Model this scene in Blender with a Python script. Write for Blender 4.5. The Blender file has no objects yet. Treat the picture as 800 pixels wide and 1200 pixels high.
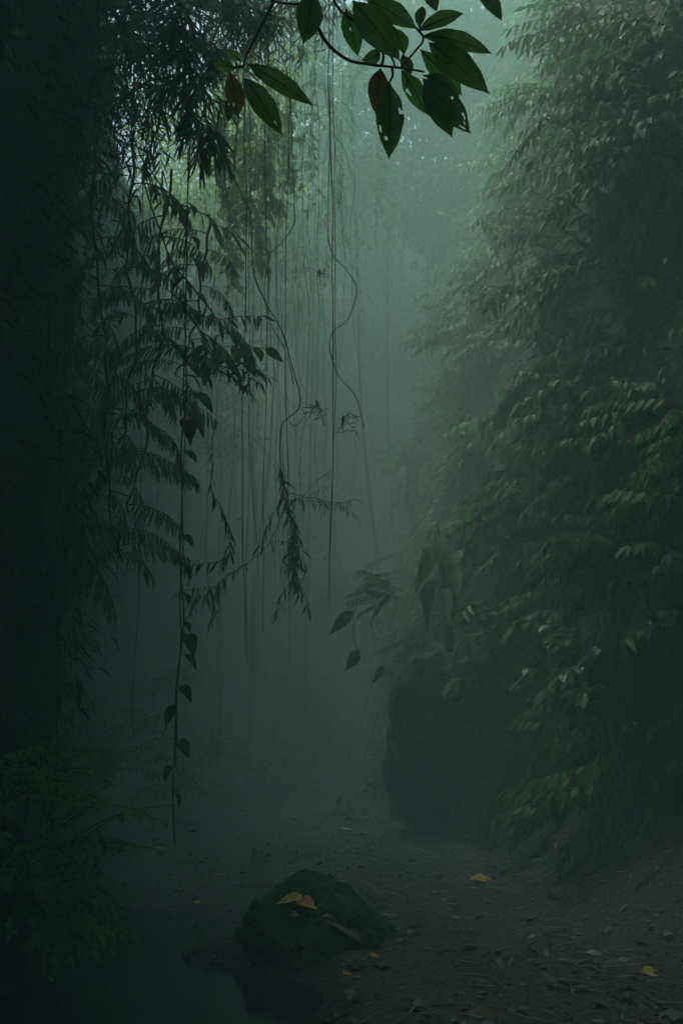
import bpy, math, random
import numpy as np
from mathutils import Vector, Matrix, noise

R = math.radians
rng = np.random.default_rng(7)
random.seed(7)
sc = bpy.context.scene
col = sc.collection

# ------------------------------------------------------------------ camera
CAM_Z, PITCH, F = 1.2, R(12.6), 1167.0
cam_d = bpy.data.cameras.new('camera'); cam = bpy.data.objects.new('camera', cam_d); col.objects.link(cam)
cam_d.sensor_fit = 'VERTICAL'; cam_d.sensor_height = 36; cam_d.lens = 35
cam_d.clip_start = 0.05; cam_d.clip_end = 400
cam.location = (0, 0, CAM_Z); cam.rotation_euler = (R(90) + PITCH, 0, 0)
sc.camera = cam

# ------------------------------------------------------------------ sky, sun, exposure
SUN_EL, SUN_AZ = 64, -70           # azimuth measured from +Y towards +X (degrees)
w = bpy.data.worlds.new('World'); sc.world = w; w.use_nodes = True
nt = w.node_tree; bg = nt.nodes['Background']
sky = nt.nodes.new('ShaderNodeTexSky'); sky.sky_type = 'NISHITA'; sky.sun_disc = False
sky.sun_elevation = R(SUN_EL); sky.sun_rotation = R(SUN_AZ)
sky.air_density = 1.0; sky.dust_density = 4.0; sky.ozone_density = 1.0
nt.links.new(sky.outputs[0], bg.inputs['Color']); bg.inputs['Strength'].default_value = 0.15
sd = bpy.data.lights.new('sun', 'SUN'); sun = bpy.data.objects.new('sun', sd); col.objects.link(sun)
sd.energy = 4.5; sd.angle = R(40); sd.color = (1.0, 0.985, 0.95)
_d = Vector((math.sin(R(SUN_AZ)) * math.cos(R(SUN_EL)), math.cos(R(SUN_AZ)) * math.cos(R(SUN_EL)), math.sin(R(SUN_EL))))
sun.rotation_euler = _d.to_track_quat('Z', 'Y').to_euler()
sc.view_settings.view_transform = 'Standard'; sc.view_settings.look = 'None'
sc.view_settings.gamma = 1; sc.view_settings.use_curve_mapping = False
sc.view_settings.exposure = 1.22
sc.cycles.max_bounces = 8; sc.cycles.volume_bounces = 4; sc.cycles.diffuse_bounces = 4
sc.cycles.transmission_bounces = 4; sc.cycles.glossy_bounces = 2
sc.cycles.use_denoising = True
sc.cycles.sample_clamp_indirect = 4
HAZE_DENSITY, HAZE_COLOR, HAZE_ANISO = 0.040, (0.60, 0.91, 0.815), 0.0

# ------------------------------------------------------------------ helpers: picture to place
def ray(px, py):
    x, y = (px - 400) / F, -(py - 600) / F
    return np.array([x, math.cos(PITCH) - y * math.sin(PITCH), math.sin(PITCH) + y * math.cos(PITCH)])
def at(px, py, Y):
    d = ray(px, py); t = Y / d[1]
    return np.array([0, 0, CAM_Z]) + d * t
def unit(v):
    v = np.asarray(v, float); n = np.linalg.norm(v, axis=-1, keepdims=True)
    return v / np.maximum(n, 1e-9)
def fbm(x, y, z, o=4):
    return noise.fractal(Vector((x, y, z)), 1.0, 2.0, o)

# ------------------------------------------------------------------ helpers: meshes
class MB:
    def __init__(s): s.v = []; s.q = []; s.t = []; s.n = 0
    def add(s, v, q=None, t=None):
        v = np.asarray(v, float)
        if q is not None and len(q): s.q.append(np.asarray(q, int) + s.n)
        if t is not None and len(t): s.t.append(np.asarray(t, int) + s.n)
        s.v.append(v); s.n += len(v)
    def mesh(s, name, mat, smooth=True):
        me = bpy.data.meshes.new(name)
        v = np.concatenate(s.v) if s.v else np.zeros((0, 3))
        q = np.concatenate(s.q) if s.q else np.zeros((0, 4), int)
        t = np.concatenate(s.t) if s.t else np.zeros((0, 3), int)
        me.vertices.add(len(v)); me.vertices.foreach_set('co', v.astype(np.float32).ravel())
        li = np.concatenate([q.ravel(), t.ravel()]).astype(np.int32)
        me.loops.add(len(li)); me.loops.foreach_set('vertex_index', li)
        st = np.concatenate([np.arange(len(q)) * 4, len(q) * 4 + np.arange(len(t)) * 3]).astype(np.int32)
        me.polygons.add(len(st)); me.polygons.foreach_set('loop_start', st)
        me.polygons.foreach_set('use_smooth', np.full(len(st), smooth))
        me.update(calc_edges=True)
        me.materials.append(mat)
        return me
    def build(s, name, mat, parent=None, smooth=True):
        o = bpy.data.objects.new(name, s.mesh(name, mat, smooth)); col.objects.link(o)
        if parent is not None: o.parent = parent
        return o

def tag(o, label=None, cat=None, group=None, kind=None):
    if label: o['label'] = label
    if cat: o['category'] = cat
    if group: o['group'] = group
    if kind: o['kind'] = kind
    return o
def empty(name, loc):
    o = bpy.data.objects.new(name, None); col.objects.link(o); o.location = loc
    return o

def tube(mb, pts, rad, sides=6):
    pts = np.asarray(pts, float); n = len(pts)
    rad = np.full(n, rad) if np.isscalar(rad) else np.asarray(rad)
    tan = unit(np.gradient(pts, axis=0))
    ref = np.array([0.3, 0.9, 0.2]) if abs(tan[0] @ unit([0.3, 0.9, 0.2])) < 0.9 else np.array([1, 0, 0.])
    u = unit(np.cross(tan[0], ref)); rings = []
    a = np.linspace(0, 2 * np.pi, sides, endpoint=False)
    for i in range(n):
        u = unit(u - (u @ tan[i]) * tan[i]); v = np.cross(tan[i], u)
        rings.append(pts[i] + rad[i] * (np.cos(a)[:, None] * u + np.sin(a)[:, None] * v))
    V = np.concatenate(rings); q = []
    for i in range(n - 1):
        for k in range(sides):
            k2 = (k + 1) % sides
            q.append((i * sides + k, i * sides + k2, (i + 1) * sides + k2, (i + 1) * sides + k))
    mb.add(V, q)

def smooth_path(keys, n):
    """Catmull-Rom through the key points."""
    k = np.asarray(keys, float); k = np.vstack([2 * k[0] - k[1], k, 2 * k[-1] - k[-2]])
    m = len(k) - 3; out = []
    for s in np.linspace(0, m - 1e-6, n):
        i = int(s); t = s - i; p0, p1, p2, p3 = k[i:i + 4]
        out.append(0.5 * (2 * p1 + (p2 - p0) * t + (2 * p0 - 5 * p1 + 4 * p2 - p3) * t * t + (3 * p1 - p0 - 3 * p2 + p3) * t ** 3))
    return np.array(out)

def arch(p, d, length, n, droop, wob=0.08):
    p = np.array(p, float); d = unit(d); pts = [p.copy()]; st = length / n
    for i in range(n):
        d = unit(d + np.array([0, 0, -droop * st]) + rng.normal(0, wob, 3) * math.sqrt(st))
        p = p + d * st; pts.append(p.copy())
    return np.array(pts)

# leaf blades: rows along x (0..1), three columns; y half width 0.5, z bend
SHAPES = {
    'lance': ([0, .12, .32, .55, .78, 1], [.05, .55, 1, .88, .45, .02]),
    'lance_low': ([0, .35, .7, 1], [.08, 1, .7, .03]),
    'narrow': ([0, .15, .5, .8, 1], [.15, .8, 1, .6, .03]),
    'narrow_low': ([0, .4, 1], [.3, 1, .05]),
    'heart': ([-.10, .02, .12, .3, .55, .8, 1], [.35, .85, 1, .98, .7, .3, .02]),
    'ovate': ([0, .08, .25, .45, .7, .88, 1], [.05, .5, .95, 1, .7, .3, .02]),
}
def blade(kind, bend=0.15, fold=0.18, ripple=0.0):
    xs, ws = SHAPES[kind]; v = []; q = []
    for i, (x, wd) in enumerate(zip(xs, ws)):
        z = -bend * max(x, 0) ** 2
        r = ripple * math.sin(i * 2.3)
        v += [(x, -.5 * wd, z + fold * .5 * wd * .3 + r), (x, 0, z), (x, .5 * wd, z + fold * .5 * wd * .3 - r)]
    if kind == 'heart':
        v[1] = (0.06, 0, 0)
    for i in range(len(xs) - 1):
        a = i * 3; q += [(a, a + 3, a + 4, a + 1), (a + 1, a + 4, a + 5, a + 2)]
    return np.array(v, float), np.array(q, int)

class Leaves:
    """Collects leaf blades of one plant; one mesh."""
    def __init__(s): s.P = []; s.D = []; s.N = []; s.L = []; s.W = []
    def add(s, p, d, n, l, wd): s.P.append(p); s.D.append(d); s.N.append(n); s.L.append(l); s.W.append(wd)
    def put(s, mb, kinds):
        P, D, N = (np.array(a, float).reshape(-1, 3) for a in (s.P, s.D, s.N)); L = np.array(s.L); W = np.array(s.W)
        if not len(P): return
        X = unit(D); Z = unit(N - (N * X).sum(1)[:, None] * X); Y = np.cross(Z, X)
        pick = rng.integers(0, len(kinds), len(P))
        for k, (T, q) in enumerate(kinds):
            m = pick == k
            if not m.any(): continue
            V = (P[m][:, None] + X[m][:, None] * (T[None, :, 0:1] * L[m][:, None, None])
                 + Y[m][:, None] * (T[None, :, 1:2] * W[m][:, None, None]) + Z[m][:, None] * (T[None, :, 2:3] * L[m][:, None, None]))
            nv = len(T); c = m.sum()
            Q = (q[None] + (np.arange(c) * nv)[:, None, None]).reshape(-1, 4)
            mb.add(V.reshape(-1, 3), Q)

UP = np.array([0, 0, 1.])
B_LANCE = [blade('lance', .12), blade('lance', .3), blade('lance', .5, .3)]
B_LOW = [blade('lance_low', .1), blade('lance_low', .35), blade('lance_low', .55, .3)]
B_NARROW = [blade('narrow', .1), blade('narrow', .3), blade('narrow', .5)]
B_NLOW = [blade('narrow_low', .1), blade('narrow_low', .4)]
B_HEART = [blade('heart', .12), blade('heart', .3, .35), blade('heart', .2, .1, .02)]
B_OVATE = [blade('ovate', .12), blade('ovate', .3, .3), blade('ovate', .2, .1, .015)]

def dress(lv, pts, n, l, wd, t0=.15, fwd=.55, side=.8, down=.5, jit=.22, pairs=False):
    """Leaves along a twig, on both sides, hanging a little."""
    m = len(pts) - 1
    for i in range(n):
        t = t0 + (1 - t0) * (i + .5) / n; s = t * m; k = min(int(s), m - 1)
        p = pts[k] + (pts[k + 1] - pts[k]) * (s - k); tg = unit(pts[k + 1] - pts[k])
        lat = np.cross(tg, UP); lat = unit(lat) if np.linalg.norm(lat) > .1 else unit([rng.normal(), rng.normal(), 0])
        for sg in ((1, -1) if pairs else ((1,) if i % 2 else (-1,))):
            d = unit(tg * fwd + lat * sg * side + np.array([0, 0, -down]) + rng.normal(0, jit, 3))
            nn = unit(UP * .9 + lat * sg * .25 + tg * .3 + rng.normal(0, jit, 3))
            z = rng.uniform(.75, 1.15) * (1 - .3 * abs(t - .55))
            lv.add(p, d, nn, l * z, wd * z)
    tg = unit(pts[-1] - pts[-2])
    lv.add(pts[-1], unit(tg + np.array([0, 0, -down * .6])), UP + rng.normal(0, .2, 3), l, wd)

# ------------------------------------------------------------------ materials
def new_mat(name):
    m = bpy.data.materials.new(name); m.use_nodes = True
    n = m.node_tree.nodes; n.clear()
    return m, n, m.node_tree.links
def leaf_mat(name, c1, c2, rough=.52, transl=.3, spec=.28, blot=None, thru=None):
    m, n, l = new_mat(name)
    out = n.new('ShaderNodeOutputMaterial'); pb = n.new('ShaderNodeBsdfPrincipled'); tr = n.new('ShaderNodeBsdfTranslucent')
    mx = n.new('ShaderNodeMixShader'); geo = n.new('ShaderNodeNewGeometry'); mc = n.new('ShaderNodeMix'); mc.data_type = 'RGBA'
    mc.inputs['A'].default_value = (*c1, 1); mc.inputs['B'].default_value = (*c2, 1)
    l.new(geo.outputs['Random Per Island'], mc.inputs['Factor'])
    tc = n.new('ShaderNodeTexCoord'); nz = n.new('ShaderNodeTexNoise'); nz.inputs['Scale'].default_value = 9; nz.inputs['Detail'].default_value = 5
    l.new(tc.outputs['Object'], nz.inputs['Vector'])
    hv = n.new('ShaderNodeHueSaturation'); l.new(mc.outputs['Result'], hv.inputs['Color'])
    mr = n.new('ShaderNodeMapRange'); mr.inputs['From Min'].default_value = .3; mr.inputs['From Max'].default_value = .7
    mr.inputs['To Min'].default_value = .65; mr.inputs['To Max'].default_value = 1.35
    l.new(nz.outputs['Fac'], mr.inputs['Value']); l.new(mr.outputs[0], hv.inputs['Value'])
    colr = hv.outputs[0]
    if blot:
        n2 = n.new('ShaderNodeTexNoise'); n2.inputs['Scale'].default_value = 38; n2.inputs['Detail'].default_value = 3
        l.new(tc.outputs['Object'], n2.inputs['Vector'])
        r2 = n.new('ShaderNodeMapRange'); r2.inputs['From Min'].default_value = .6; r2.inputs['From Max'].default_value = .7
        l.new(n2.outputs['Fac'], r2.inputs['Value'])
        m2 = n.new('ShaderNodeMix'); m2.data_type = 'RGBA'; l.new(r2.outputs[0], m2.inputs['Factor'])
        l.new(colr, m2.inputs['A']); m2.inputs['B'].default_value = (*blot, 1); colr = m2.outputs['Result']
    l.new(colr, pb.inputs['Base Color'])
    if thru:
        gm_ = n.new('ShaderNodeMix'); gm_.data_type = 'RGBA'; gm_.blend_type = 'MULTIPLY'; gm_.inputs['Factor'].default_value = 1
        l.new(colr, gm_.inputs['A']); gm_.inputs['B'].default_value = (*thru, 1); l.new(gm_.outputs['Result'], tr.inputs['Color'])
    else: l.new(colr, tr.inputs['Color'])
    pb.inputs['Roughness'].default_value = rough; pb.inputs['Specular IOR Level'].default_value = spec
    bp = n.new('ShaderNodeBump'); bp.inputs['Strength'].default_value = .25; bp.inputs['Distance'].default_value = .01
    l.new(nz.outputs['Fac'], bp.inputs['Height']); l.new(bp.outputs[0], pb.inputs['Normal'])
    mx.inputs[0].default_value = transl
    l.new(pb.outputs[0], mx.inputs[1]); l.new(tr.outputs[0], mx.inputs[2]); l.new(mx.outputs[0], out.inputs[0])
    return m
def rough_mat(name, cols, scale=3, rough=.8, bump=.6, bscale=14, spec=.3, dist=.03, moss=None):
    m, n, l = new_mat(name)
    out = n.new('ShaderNodeOutputMaterial'); pb = n.new('ShaderNodeBsdfPrincipled'); tc = n.new('ShaderNodeTexCoord')
    nz = n.new('ShaderNodeTexNoise'); nz.inputs['Scale'].default_value = scale; nz.inputs['Detail'].default_value = 8; nz.inputs['Roughness'].default_value = .65
    l.new(tc.outputs['Object'], nz.inputs['Vector'])
    cr = n.new('ShaderNodeValToRGB'); e = cr.color_ramp.elements
    while len(e) < len(cols): e.new(.5)
    for i, c in enumerate(cols): e[i].position = .3 + .4 * i / max(1, len(cols) - 1); e[i].color = (*c, 1)
    l.new(nz.outputs['Fac'], cr.inputs[0]); colr = cr.outputs[0]
    if moss:
        geo = n.new('ShaderNodeNewGeometry'); sx = n.new('ShaderNodeSeparateXYZ'); l.new(geo.outputs['Normal'], sx.inputs[0])
        n3 = n.new('ShaderNodeTexNoise'); n3.inputs['Scale'].default_value = scale * 1.7; n3.inputs['Detail'].default_value = 6; l.new(tc.outputs['Object'], n3.inputs['Vector'])
        ad = n.new('ShaderNodeMath'); ad.operation = 'MULTIPLY_ADD'; ad.inputs[1].default_value = 1.4; l.new(n3.outputs['Fac'], ad.inputs[0]); l.new(sx.outputs['Z'], ad.inputs[2])
        r3 = n.new('ShaderNodeMapRange'); r3.inputs['From Min'].default_value = .75; r3.inputs['From Max'].default_value = 1.25; l.new(ad.outputs[0], r3.inputs['Value'])
        m3 = n.new('ShaderNodeMix'); m3.data_type = 'RGBA'; l.new(r3.outputs[0], m3.inputs['Factor']); l.new(colr, m3.inputs['A']); m3.inputs['B'].default_value = (*moss, 1)
        colr = m3.outputs['Result']
    l.new(colr, pb.inputs['Base Color'])
    pb.inputs['Roughness'].default_value = rough; pb.inputs['Specular IOR Level'].default_value = spec
    n2 = n.new('ShaderNodeTexNoise'); n2.inputs['Scale'].default_value = bscale; n2.inputs['Detail'].default_value = 8; l.new(tc.outputs['Object'], n2.inputs['Vector'])
    bp = n.new('ShaderNodeBump'); bp.inputs['Strength'].default_value = bump; bp.inputs['Distance'].default_value = dist
    l.new(n2.outputs['Fac'], bp.inputs['Height']); l.new(bp.outputs[0], pb.inputs['Normal'])
    l.new(pb.outputs[0], out.inputs[0])
    return m

M = {}
M['soil'] = rough_mat('wet_soil', [(.004, .0052, .0046), (.009, .011, .0095), (.018, .021, .018)], 4, .55, .9, 30, .35, .03)
M['cliff'] = rough_mat('mossy_cliff', [(.006, .008, .006), (.014, .018, .013), (.032, .038, .028)], 1.2, .8, 1, 4, .15, .12, moss=(.014, .03, .012))
M['rock'] = rough_mat('dark_rock', [(.010, .011, .009), (.022, .023, .019), (.045, .045, .038)], 3.2, .7, 1, 6, .2, .16, moss=(.022, .05, .016))
M['moss'] = rough_mat('moss', [(.04, .09, .018), (.07, .14, .03), (.10, .17, .045)], 9, .9, 1, 70, .15, .02)
M['bark'] = rough_mat('bark', [(.03, .028, .022), (.06, .055, .045), (.11, .10, .085)], 5, .8, .8, 22, .25, .03)
M['liana'] = rough_mat('liana_bark', [(.03, .028, .02), (.07, .062, .045)], 14, .8, .6, 60, .25, .01)
M['stem'] = rough_mat('green_stem', [(.025, .04, .014), (.05, .07, .025)], 12, .55, .3, 50, .35, .005)
M['leaf_mid'] = leaf_mat('leaf_mid', (.035, .105, .04), (.08, .185, .085), .55, .35, .13)
M['leaf_lit'] = leaf_mat('leaf_lit_tone', (.055, .165, .06), (.11, .25, .11), .55, .42, .13)  # lit version of leaf_mid: brightness of lit sprays put into the colour
M['leaf_extra_lit'] = leaf_mat('leaf_extra_lit', (.15, .27, .05), (.22, .36, .08), .5, .55, .2)  # sunlit glow put into the colour, stronger than the lit version
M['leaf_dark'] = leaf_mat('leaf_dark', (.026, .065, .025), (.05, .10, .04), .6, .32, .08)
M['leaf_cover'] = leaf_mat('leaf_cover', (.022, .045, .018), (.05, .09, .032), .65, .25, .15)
M['leaf_gloss'] = leaf_mat('leaf_glossy', (.055, .14, .06), (.10, .21, .10), .36, .3, .25)
M['leaf_palm'] = leaf_mat('leaf_palm', (.055, .125, .05), (.10, .19, .075), .45, .22)
M['leaf_near'] = leaf_mat('leaf_leathery', (.045, .105, .035), (.07, .135, .045), .38, .6, .4, blot=(.06, .06, .02), thru=(3.4, 4.4, 3.0))
M['leaf_near_lit'] = leaf_mat('leaf_sunlit_thin', (.05, .14, .025), (.08, .19, .035), .4, .7, .4, thru=(3.2, 4.6, 2.6))  # lit copy of the near leaf, light put into colour and translucency
M['leaf_brown'] = leaf_mat('leaf_yellowing', (.14, .12, .03), (.19, .15, .035), .5, .6, .3, blot=(.07, .05, .02), thru=(2.2, 2.2, 1.6))
M['yellow'] = leaf_mat('leaf_yellow', (.38, .30, .05), (.46, .37, .07), .5, .2, .3, blot=(.2, .1, .02))
M['orange'] = leaf_mat('leaf_orange', (.42, .2, .03), (.5, .25, .035), .55, .2, .3, blot=(.12, .06, .02))
M['pale'] = leaf_mat('leaf_pale', (.19, .185, .14), (.26, .25, .2), .5, .1, .3, blot=(.12, .11, .08))
M['dead'] = leaf_mat('leaf_dead', (.09, .07, .045), (.15, .12, .08), .6, .1, .3, blot=(.05, .04, .03))
M['stick'] = rough_mat('bare_stick', [(.12, .11, .085), (.25, .23, .18)], 20, .7, .4, 80, .25, .004)
M['litter'] = leaf_mat('litter', (.008, .010, .009), (.095, .11, .096), .6, .05, .35)
M['pebble'] = rough_mat('pebble', [(.03, .03, .028), (.09, .088, .08)], 6, .5, .4, 40, .4, .01)

def water_mat():
    m, n, l = new_mat('still_water')
    out = n.new('ShaderNodeOutputMaterial'); pb = n.new('ShaderNodeBsdfPrincipled')
    pb.inputs['Base Color'].default_value = (.012, .016, .013, 1); pb.inputs['Roughness'].default_value = .09; pb.inputs['IOR'].default_value = 1.33; pb.inputs['Specular IOR Level'].default_value = .22
    tc = n.new('ShaderNodeTexCoord'); nz = n.new('ShaderNodeTexNoise'); nz.inputs['Scale'].default_value = 5; nz.inputs['Detail'].default_value = 3
    l.new(tc.outputs['Object'], nz.inputs['Vector'])
    bp = n.new('ShaderNodeBump'); bp.inputs['Strength'].default_value = .15; bp.inputs['Distance'].default_value = .02
    l.new(nz.outputs['Fac'], bp.inputs['Height']); l.new(bp.outputs[0], pb.inputs['Normal']); l.new(pb.outputs[0], out.inputs[0])
    return m
M['water'] = water_mat()

# ------------------------------------------------------------------ the gorge
def interp(y, ys, vs): return float(np.interp(y, ys, vs))
RY = [-12, 0, 5, 8, 12, 15.5, 17, 19, 24, 34]
RB = [3.6, 3.2, 2.7, 2.1, 1.15, .5, .45, .45, 1.0, 2.2]        # base of the right wall
RS = [.05, .05, .05, .09, .18, .23, .23, .17, .15, .13]         # its lean outward
LY = [-12, 0, 5, 8, 10, 14, 20, 26, 34]
LB = [-2.9, -2.3, -1.85, -2.15, -3.0, -3.9, -4.5, -4.8, -5.4]
def wallR(y, z): return interp(y, RY, RB) + interp(y, RY, RS) * z + .45 * fbm(y * .45, z * .45, 3.1) + .12 * fbm(y * 1.7, z * 1.7, 8)
def wallL(y, z): return interp(y, LY, LB) - .03 * z - .4 * fbm(y * .45, z * .45, 21.7) - .12 * fbm(y * 1.7, z * 1.7, 5)
RIM = 17.0

def sheet(nu, nv, fn):
    V = [fn(i / (nu - 1), j / (nv - 1)) for i in range(nu) for j in range(nv)]
    q = [(i * nv + j, (i + 1) * nv + j, (i + 1) * nv + j + 1, i * nv + j + 1) for i in range(nu - 1) for j in range(nv - 1)]
    mb = MB(); mb.add(V, q); return mb

POOL = np.array([(-2.8, 3.0), (.16, 3.0), (.14, 5.0), (.06, 5.8), (-.3, 6.25), (-.75, 6.5), (-.9, 7.8), (-1.45, 8.4), (-2.1, 8.6), (-2.8, 8.2)])
PUD = (.8, 6.5, .42, .42)     # shallow muddy puddle
def in_poly(x, y, P):
    c = False; j = len(P) - 1; dmin = 9.
    for i in range(len(P)):
        x1, y1 = P[i]; x2, y2 = P[j]
        if (y1 > y) != (y2 > y) and x < (x2 - x1) * (y - y1) / (y2 - y1) + x1: c = not c
        dx, dy = x2 - x1, y2 - y1; t = max(0, min(1, ((x - x1) * dx + (y - y1) * dy) / (dx * dx + dy * dy)))
        dmin = min(dmin, math.hypot(x - x1 - t * dx, y - y1 - t * dy)); j = i
    return -dmin if c else dmin
def sstep(a, b, x): t = max(0, min(1, (x - a) / (b - a))); return t * t * (3 - 2 * t)
def ground_z(x, y):
    z = .05 * fbm(x * 1.3, y * 1.3, 0) + .018 * fbm(x * 6, y * 6, 4, 3)
    s = in_poly(x, y, POOL) + .12 * fbm(x * 2.4, y * 2.4, 7)
    z = z * (.35 + .65 * sstep(-.1, .5, s)) + .0
    z -= .38 * (1 - sstep(-.7, .12, s)) - 0
    e = math.hypot((x - PUD[0]) / PUD[2], (y - PUD[1]) / PUD[3])
    z -= .05 * (1 - sstep(.6, 1.15, e))
    rb = interp(y, RY, RB); lb = interp(y, LY, LB)
    z += 1.0 * sstep(rb - interp(y, [0, 8, 11], [1.3, 1.2, .2]), rb + .6, x) ** 1.5 + .9 * sstep(-lb - .55, -lb + .8, -x)
    z += .25 * sstep(10, 26, y) + 20 * sstep(22.5, 35, y)
    return z
gx = np.concatenate([np.linspace(-9, -3, 14)[:-1], np.linspace(-3, 3, 110), np.linspace(3, 9, 14)[1:]])
gy = np.concatenate([np.linspace(-12, 3, 24)[:-1], np.linspace(3, 10, 130), np.linspace(10, 20, 70)[1:], np.linspace(20, 42, 40)[1:]])
nu, nv = len(gx), len(gy)
gm = MB()
gm.add([(x, y, ground_z(x, y)) for x in gx for y in gy],
       [(i * nv + j, (i + 1) * nv + j, (i + 1) * nv + j + 1, i * nv + j + 1) for i in range(nu - 1) for j in range(nv - 1)])
tag(gm.build('ground', M['soil']), 'dark wet forest floor of the gorge strewn with litter', kind='structure')
WATER_Z = -.115
wm = MB(); n = 24; wm.add([(-3.2 + 3.7 * (i % 2), 2.4 + 6.8 * (i // 2), WATER_Z) for i in range(4)], [(0, 1, 3, 2)])
tag(wm.build('water', M['water']), 'still dark pool of water beside the mossy boulder', kind='structure')

def cliff_fn(wall, sgn):
    def f(u, v):
        y = -12 + 46 * u
        RIM = 17.0 if sgn > 0 else 17.0 - 2.8 * sstep(7.5, 11, y)      # left rim cut lower farther on to let sunlight into the gap
        s = v * 1.5
        if s <= 1:
            z = -.6 + (RIM + .6) * s; return (wall(y, z), y, z)
        x = wall(y, RIM) + sgn * (s - 1) * 30
        return (x, y, RIM + 1.5 * fbm(x * .2, y * .2, 2) * (s - 1))
    return f
tag(sheet(110, 84, cliff_fn(wallR, 1)).build('cliff', M['cliff']), 'steep dark mossy rock wall on the right of the gorge', kind='structure')
tag(sheet(110, 84, cliff_fn(wallL, -1)).build('cliff', M['cliff']), 'steep dark mossy rock wall on the left of the gorge', kind='structure')

def hit(wall, px, py, lo=4, hi=32, sgn=1):
    """Where the sight line through a picture point meets a wall."""
    d = lo
    while d < hi:
        p = at(px, py, d)
        if (p[0] - wall(p[1], p[2])) * sgn > 0: return p
        d += .05
    return at(px, py, hi)
def gp(px, py):
    d = 3.2
    while d < 40:
        p = at(px, py, d)
        if p[2] <= max(ground_z(p[0], p[1]), WATER_Z): return p
        d += .02
    return at(px, py, 40)
# ------------------------------------------------------------------ plant builders
from mathutils.bvhtree import BVHTree
def shift(mb, o):
    mb.v = [v - np.asarray(o) for v in mb.v]; return mb
def plant(name, label, cat, base, parts, group=None):
    """A thing: an Empty at its base with one child per (name, mesh, material)."""
    root = tag(empty(name, base), label, cat, group)
    for pn, mb, mat in parts: shift(mb, base).build(pn, mat, root)
    return root
def taper(n, r0, r1, p=1.0): return r0 + (r1 - r0) * np.linspace(0, 1, n) ** p

def spray_shrub(name, label, cat, base, out, n=9, length=1.1, leaf=.22, wid=.07, per=11, mat='leaf_mid', droop=.9, kinds=None,
                rise=.5, spread=.55, group=None, thick=.012, **kw):
    """Arching stems from one root, leaves along each."""
    st, lf = MB(), Leaves(); out = unit(out)
    side = unit(np.cross(out, UP))
    for k in range(n):
        d = out + side * rng.normal(0, spread) + UP * (rise + rng.normal(0, .35))
        L = length * rng.uniform(.55, 1.1)
        p = np.array(base) + side * rng.normal(0, .12 * length) + UP * rng.normal(0, .10 * length)
        pts = arch(p, d, L, 9, droop / max(length, .3), .25)
        tube(st, pts, taper(10, thick, thick * .3), 5)
        dress(lf, pts, max(4, int(per * L / length)), leaf, wid, t0=.25, **kw)
        if rng.random() < .6:
            q = pts[4]; p2 = arch(q, unit(pts[5] - pts[4]) + side * rng.normal(0, .8), L * .5, 6, droop / max(length, .3), .2)
            tube(st, p2, taper(7, thick * .6, thick * .25), 4); dress(lf, p2, max(3, per // 2), leaf * .9, wid * .9, **kw)
    fm = MB(); lf.put(fm, kinds or B_LANCE)
    return plant(name, label, cat, base, [('stem', st, M['stem']), ('foliage', fm, M[mat])], group)

def frond_mesh(name, n=13, leafl=.3, wid=.045, droop=1.0, fwd=.45, side=.6, down=.75, kind=None, mat='leaf_palm', rise=.35):
    mb, lf = MB(), Leaves()
    pts = arch((0, 0, 0), (1, 0, rise), 1.0, 10, droop, .05)
    tube(mb, pts, taper(11, .011, .004), 5)
    for i in range(n):
        t = .2 + .8 * i / (n - 1); s = t * 10; k = min(int(s), 9); p = pts[k] + (pts[k + 1] - pts[k]) * (s - k); tg = unit(pts[k + 1] - pts[k])
        for sg in (1, -1):
            lat = unit(np.cross(tg, UP)) * sg
            d = unit(tg * fwd + lat * side + np.array([0, 0, -down]) + rng.normal(0, .09, 3))
            z = leafl * (1 - .75 * abs(t - .5) ** 1.4) * rng.uniform(.85, 1.1)
            lf.add(p, d, UP + lat * .6 + tg * .2, z, wid * rng.uniform(.85, 1.1))
    lf.add(pts[-1], unit(pts[-1] - pts[-2]), UP, leafl * .8, wid)
    lf.put(mb, kind or B_NARROW)
    return mb.mesh(name, M[mat])
FR_PALM = [frond_mesh('frond', 13, .30, .032, dr) for dr in (1.0, 1.5, 2.1, .8)]
FR_WIDE = [frond_mesh('frond', 6, .36, .13, dr, .6, .55, .55, B_LANCE, 'leaf_mid', .25) for dr in (.8, 1.2)]
FR_LIT = [frond_mesh('frond', 5, .40, .12, dr, .65, .55, .5, B_LANCE, 'leaf_lit', .2) for dr in (.8, 1.3)]
FR_FERN = [frond_mesh('frond', 18, .22, .05, dr, .3, .85, .12, B_LANCE, 'leaf_mid', .3) for dr in (.7, 1.1)]
def frond(root, me, p, az, tilt, scale, roll=0.):
    o = bpy.data.objects.new('frond', me); col.objects.link(o); o.parent = root
    o.matrix_basis = (Matrix.Translation(Vector(p)) @ Matrix.Rotation(az, 4, 'Z') @ Matrix.Rotation(-tilt, 4, 'Y') @ Matrix.Rotation(roll, 4, 'X') @ Matrix.Scale(scale, 4))
    return o
def px_path(keys, n, d, wob=.012):
    """Picture points, all standing at distance d (or their own third number), made into a smooth path."""
    P = [at(k[0], k[1], k[2] if len(k) > 2 else d) for k in keys]
    pts = smooth_path(P, n); ph = rng.uniform(0, 9, 3)
    s = np.linspace(0, 1, n)[:, None] * np.array([17., 23, 5]) + ph
    pts[:, 0] += wob * np.sin(s[:, 0]) + wob * .6 * np.sin(s[:, 1] * 1.7); pts[:, 1] += wob * np.cos(s[:, 1])
    return pts

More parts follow.
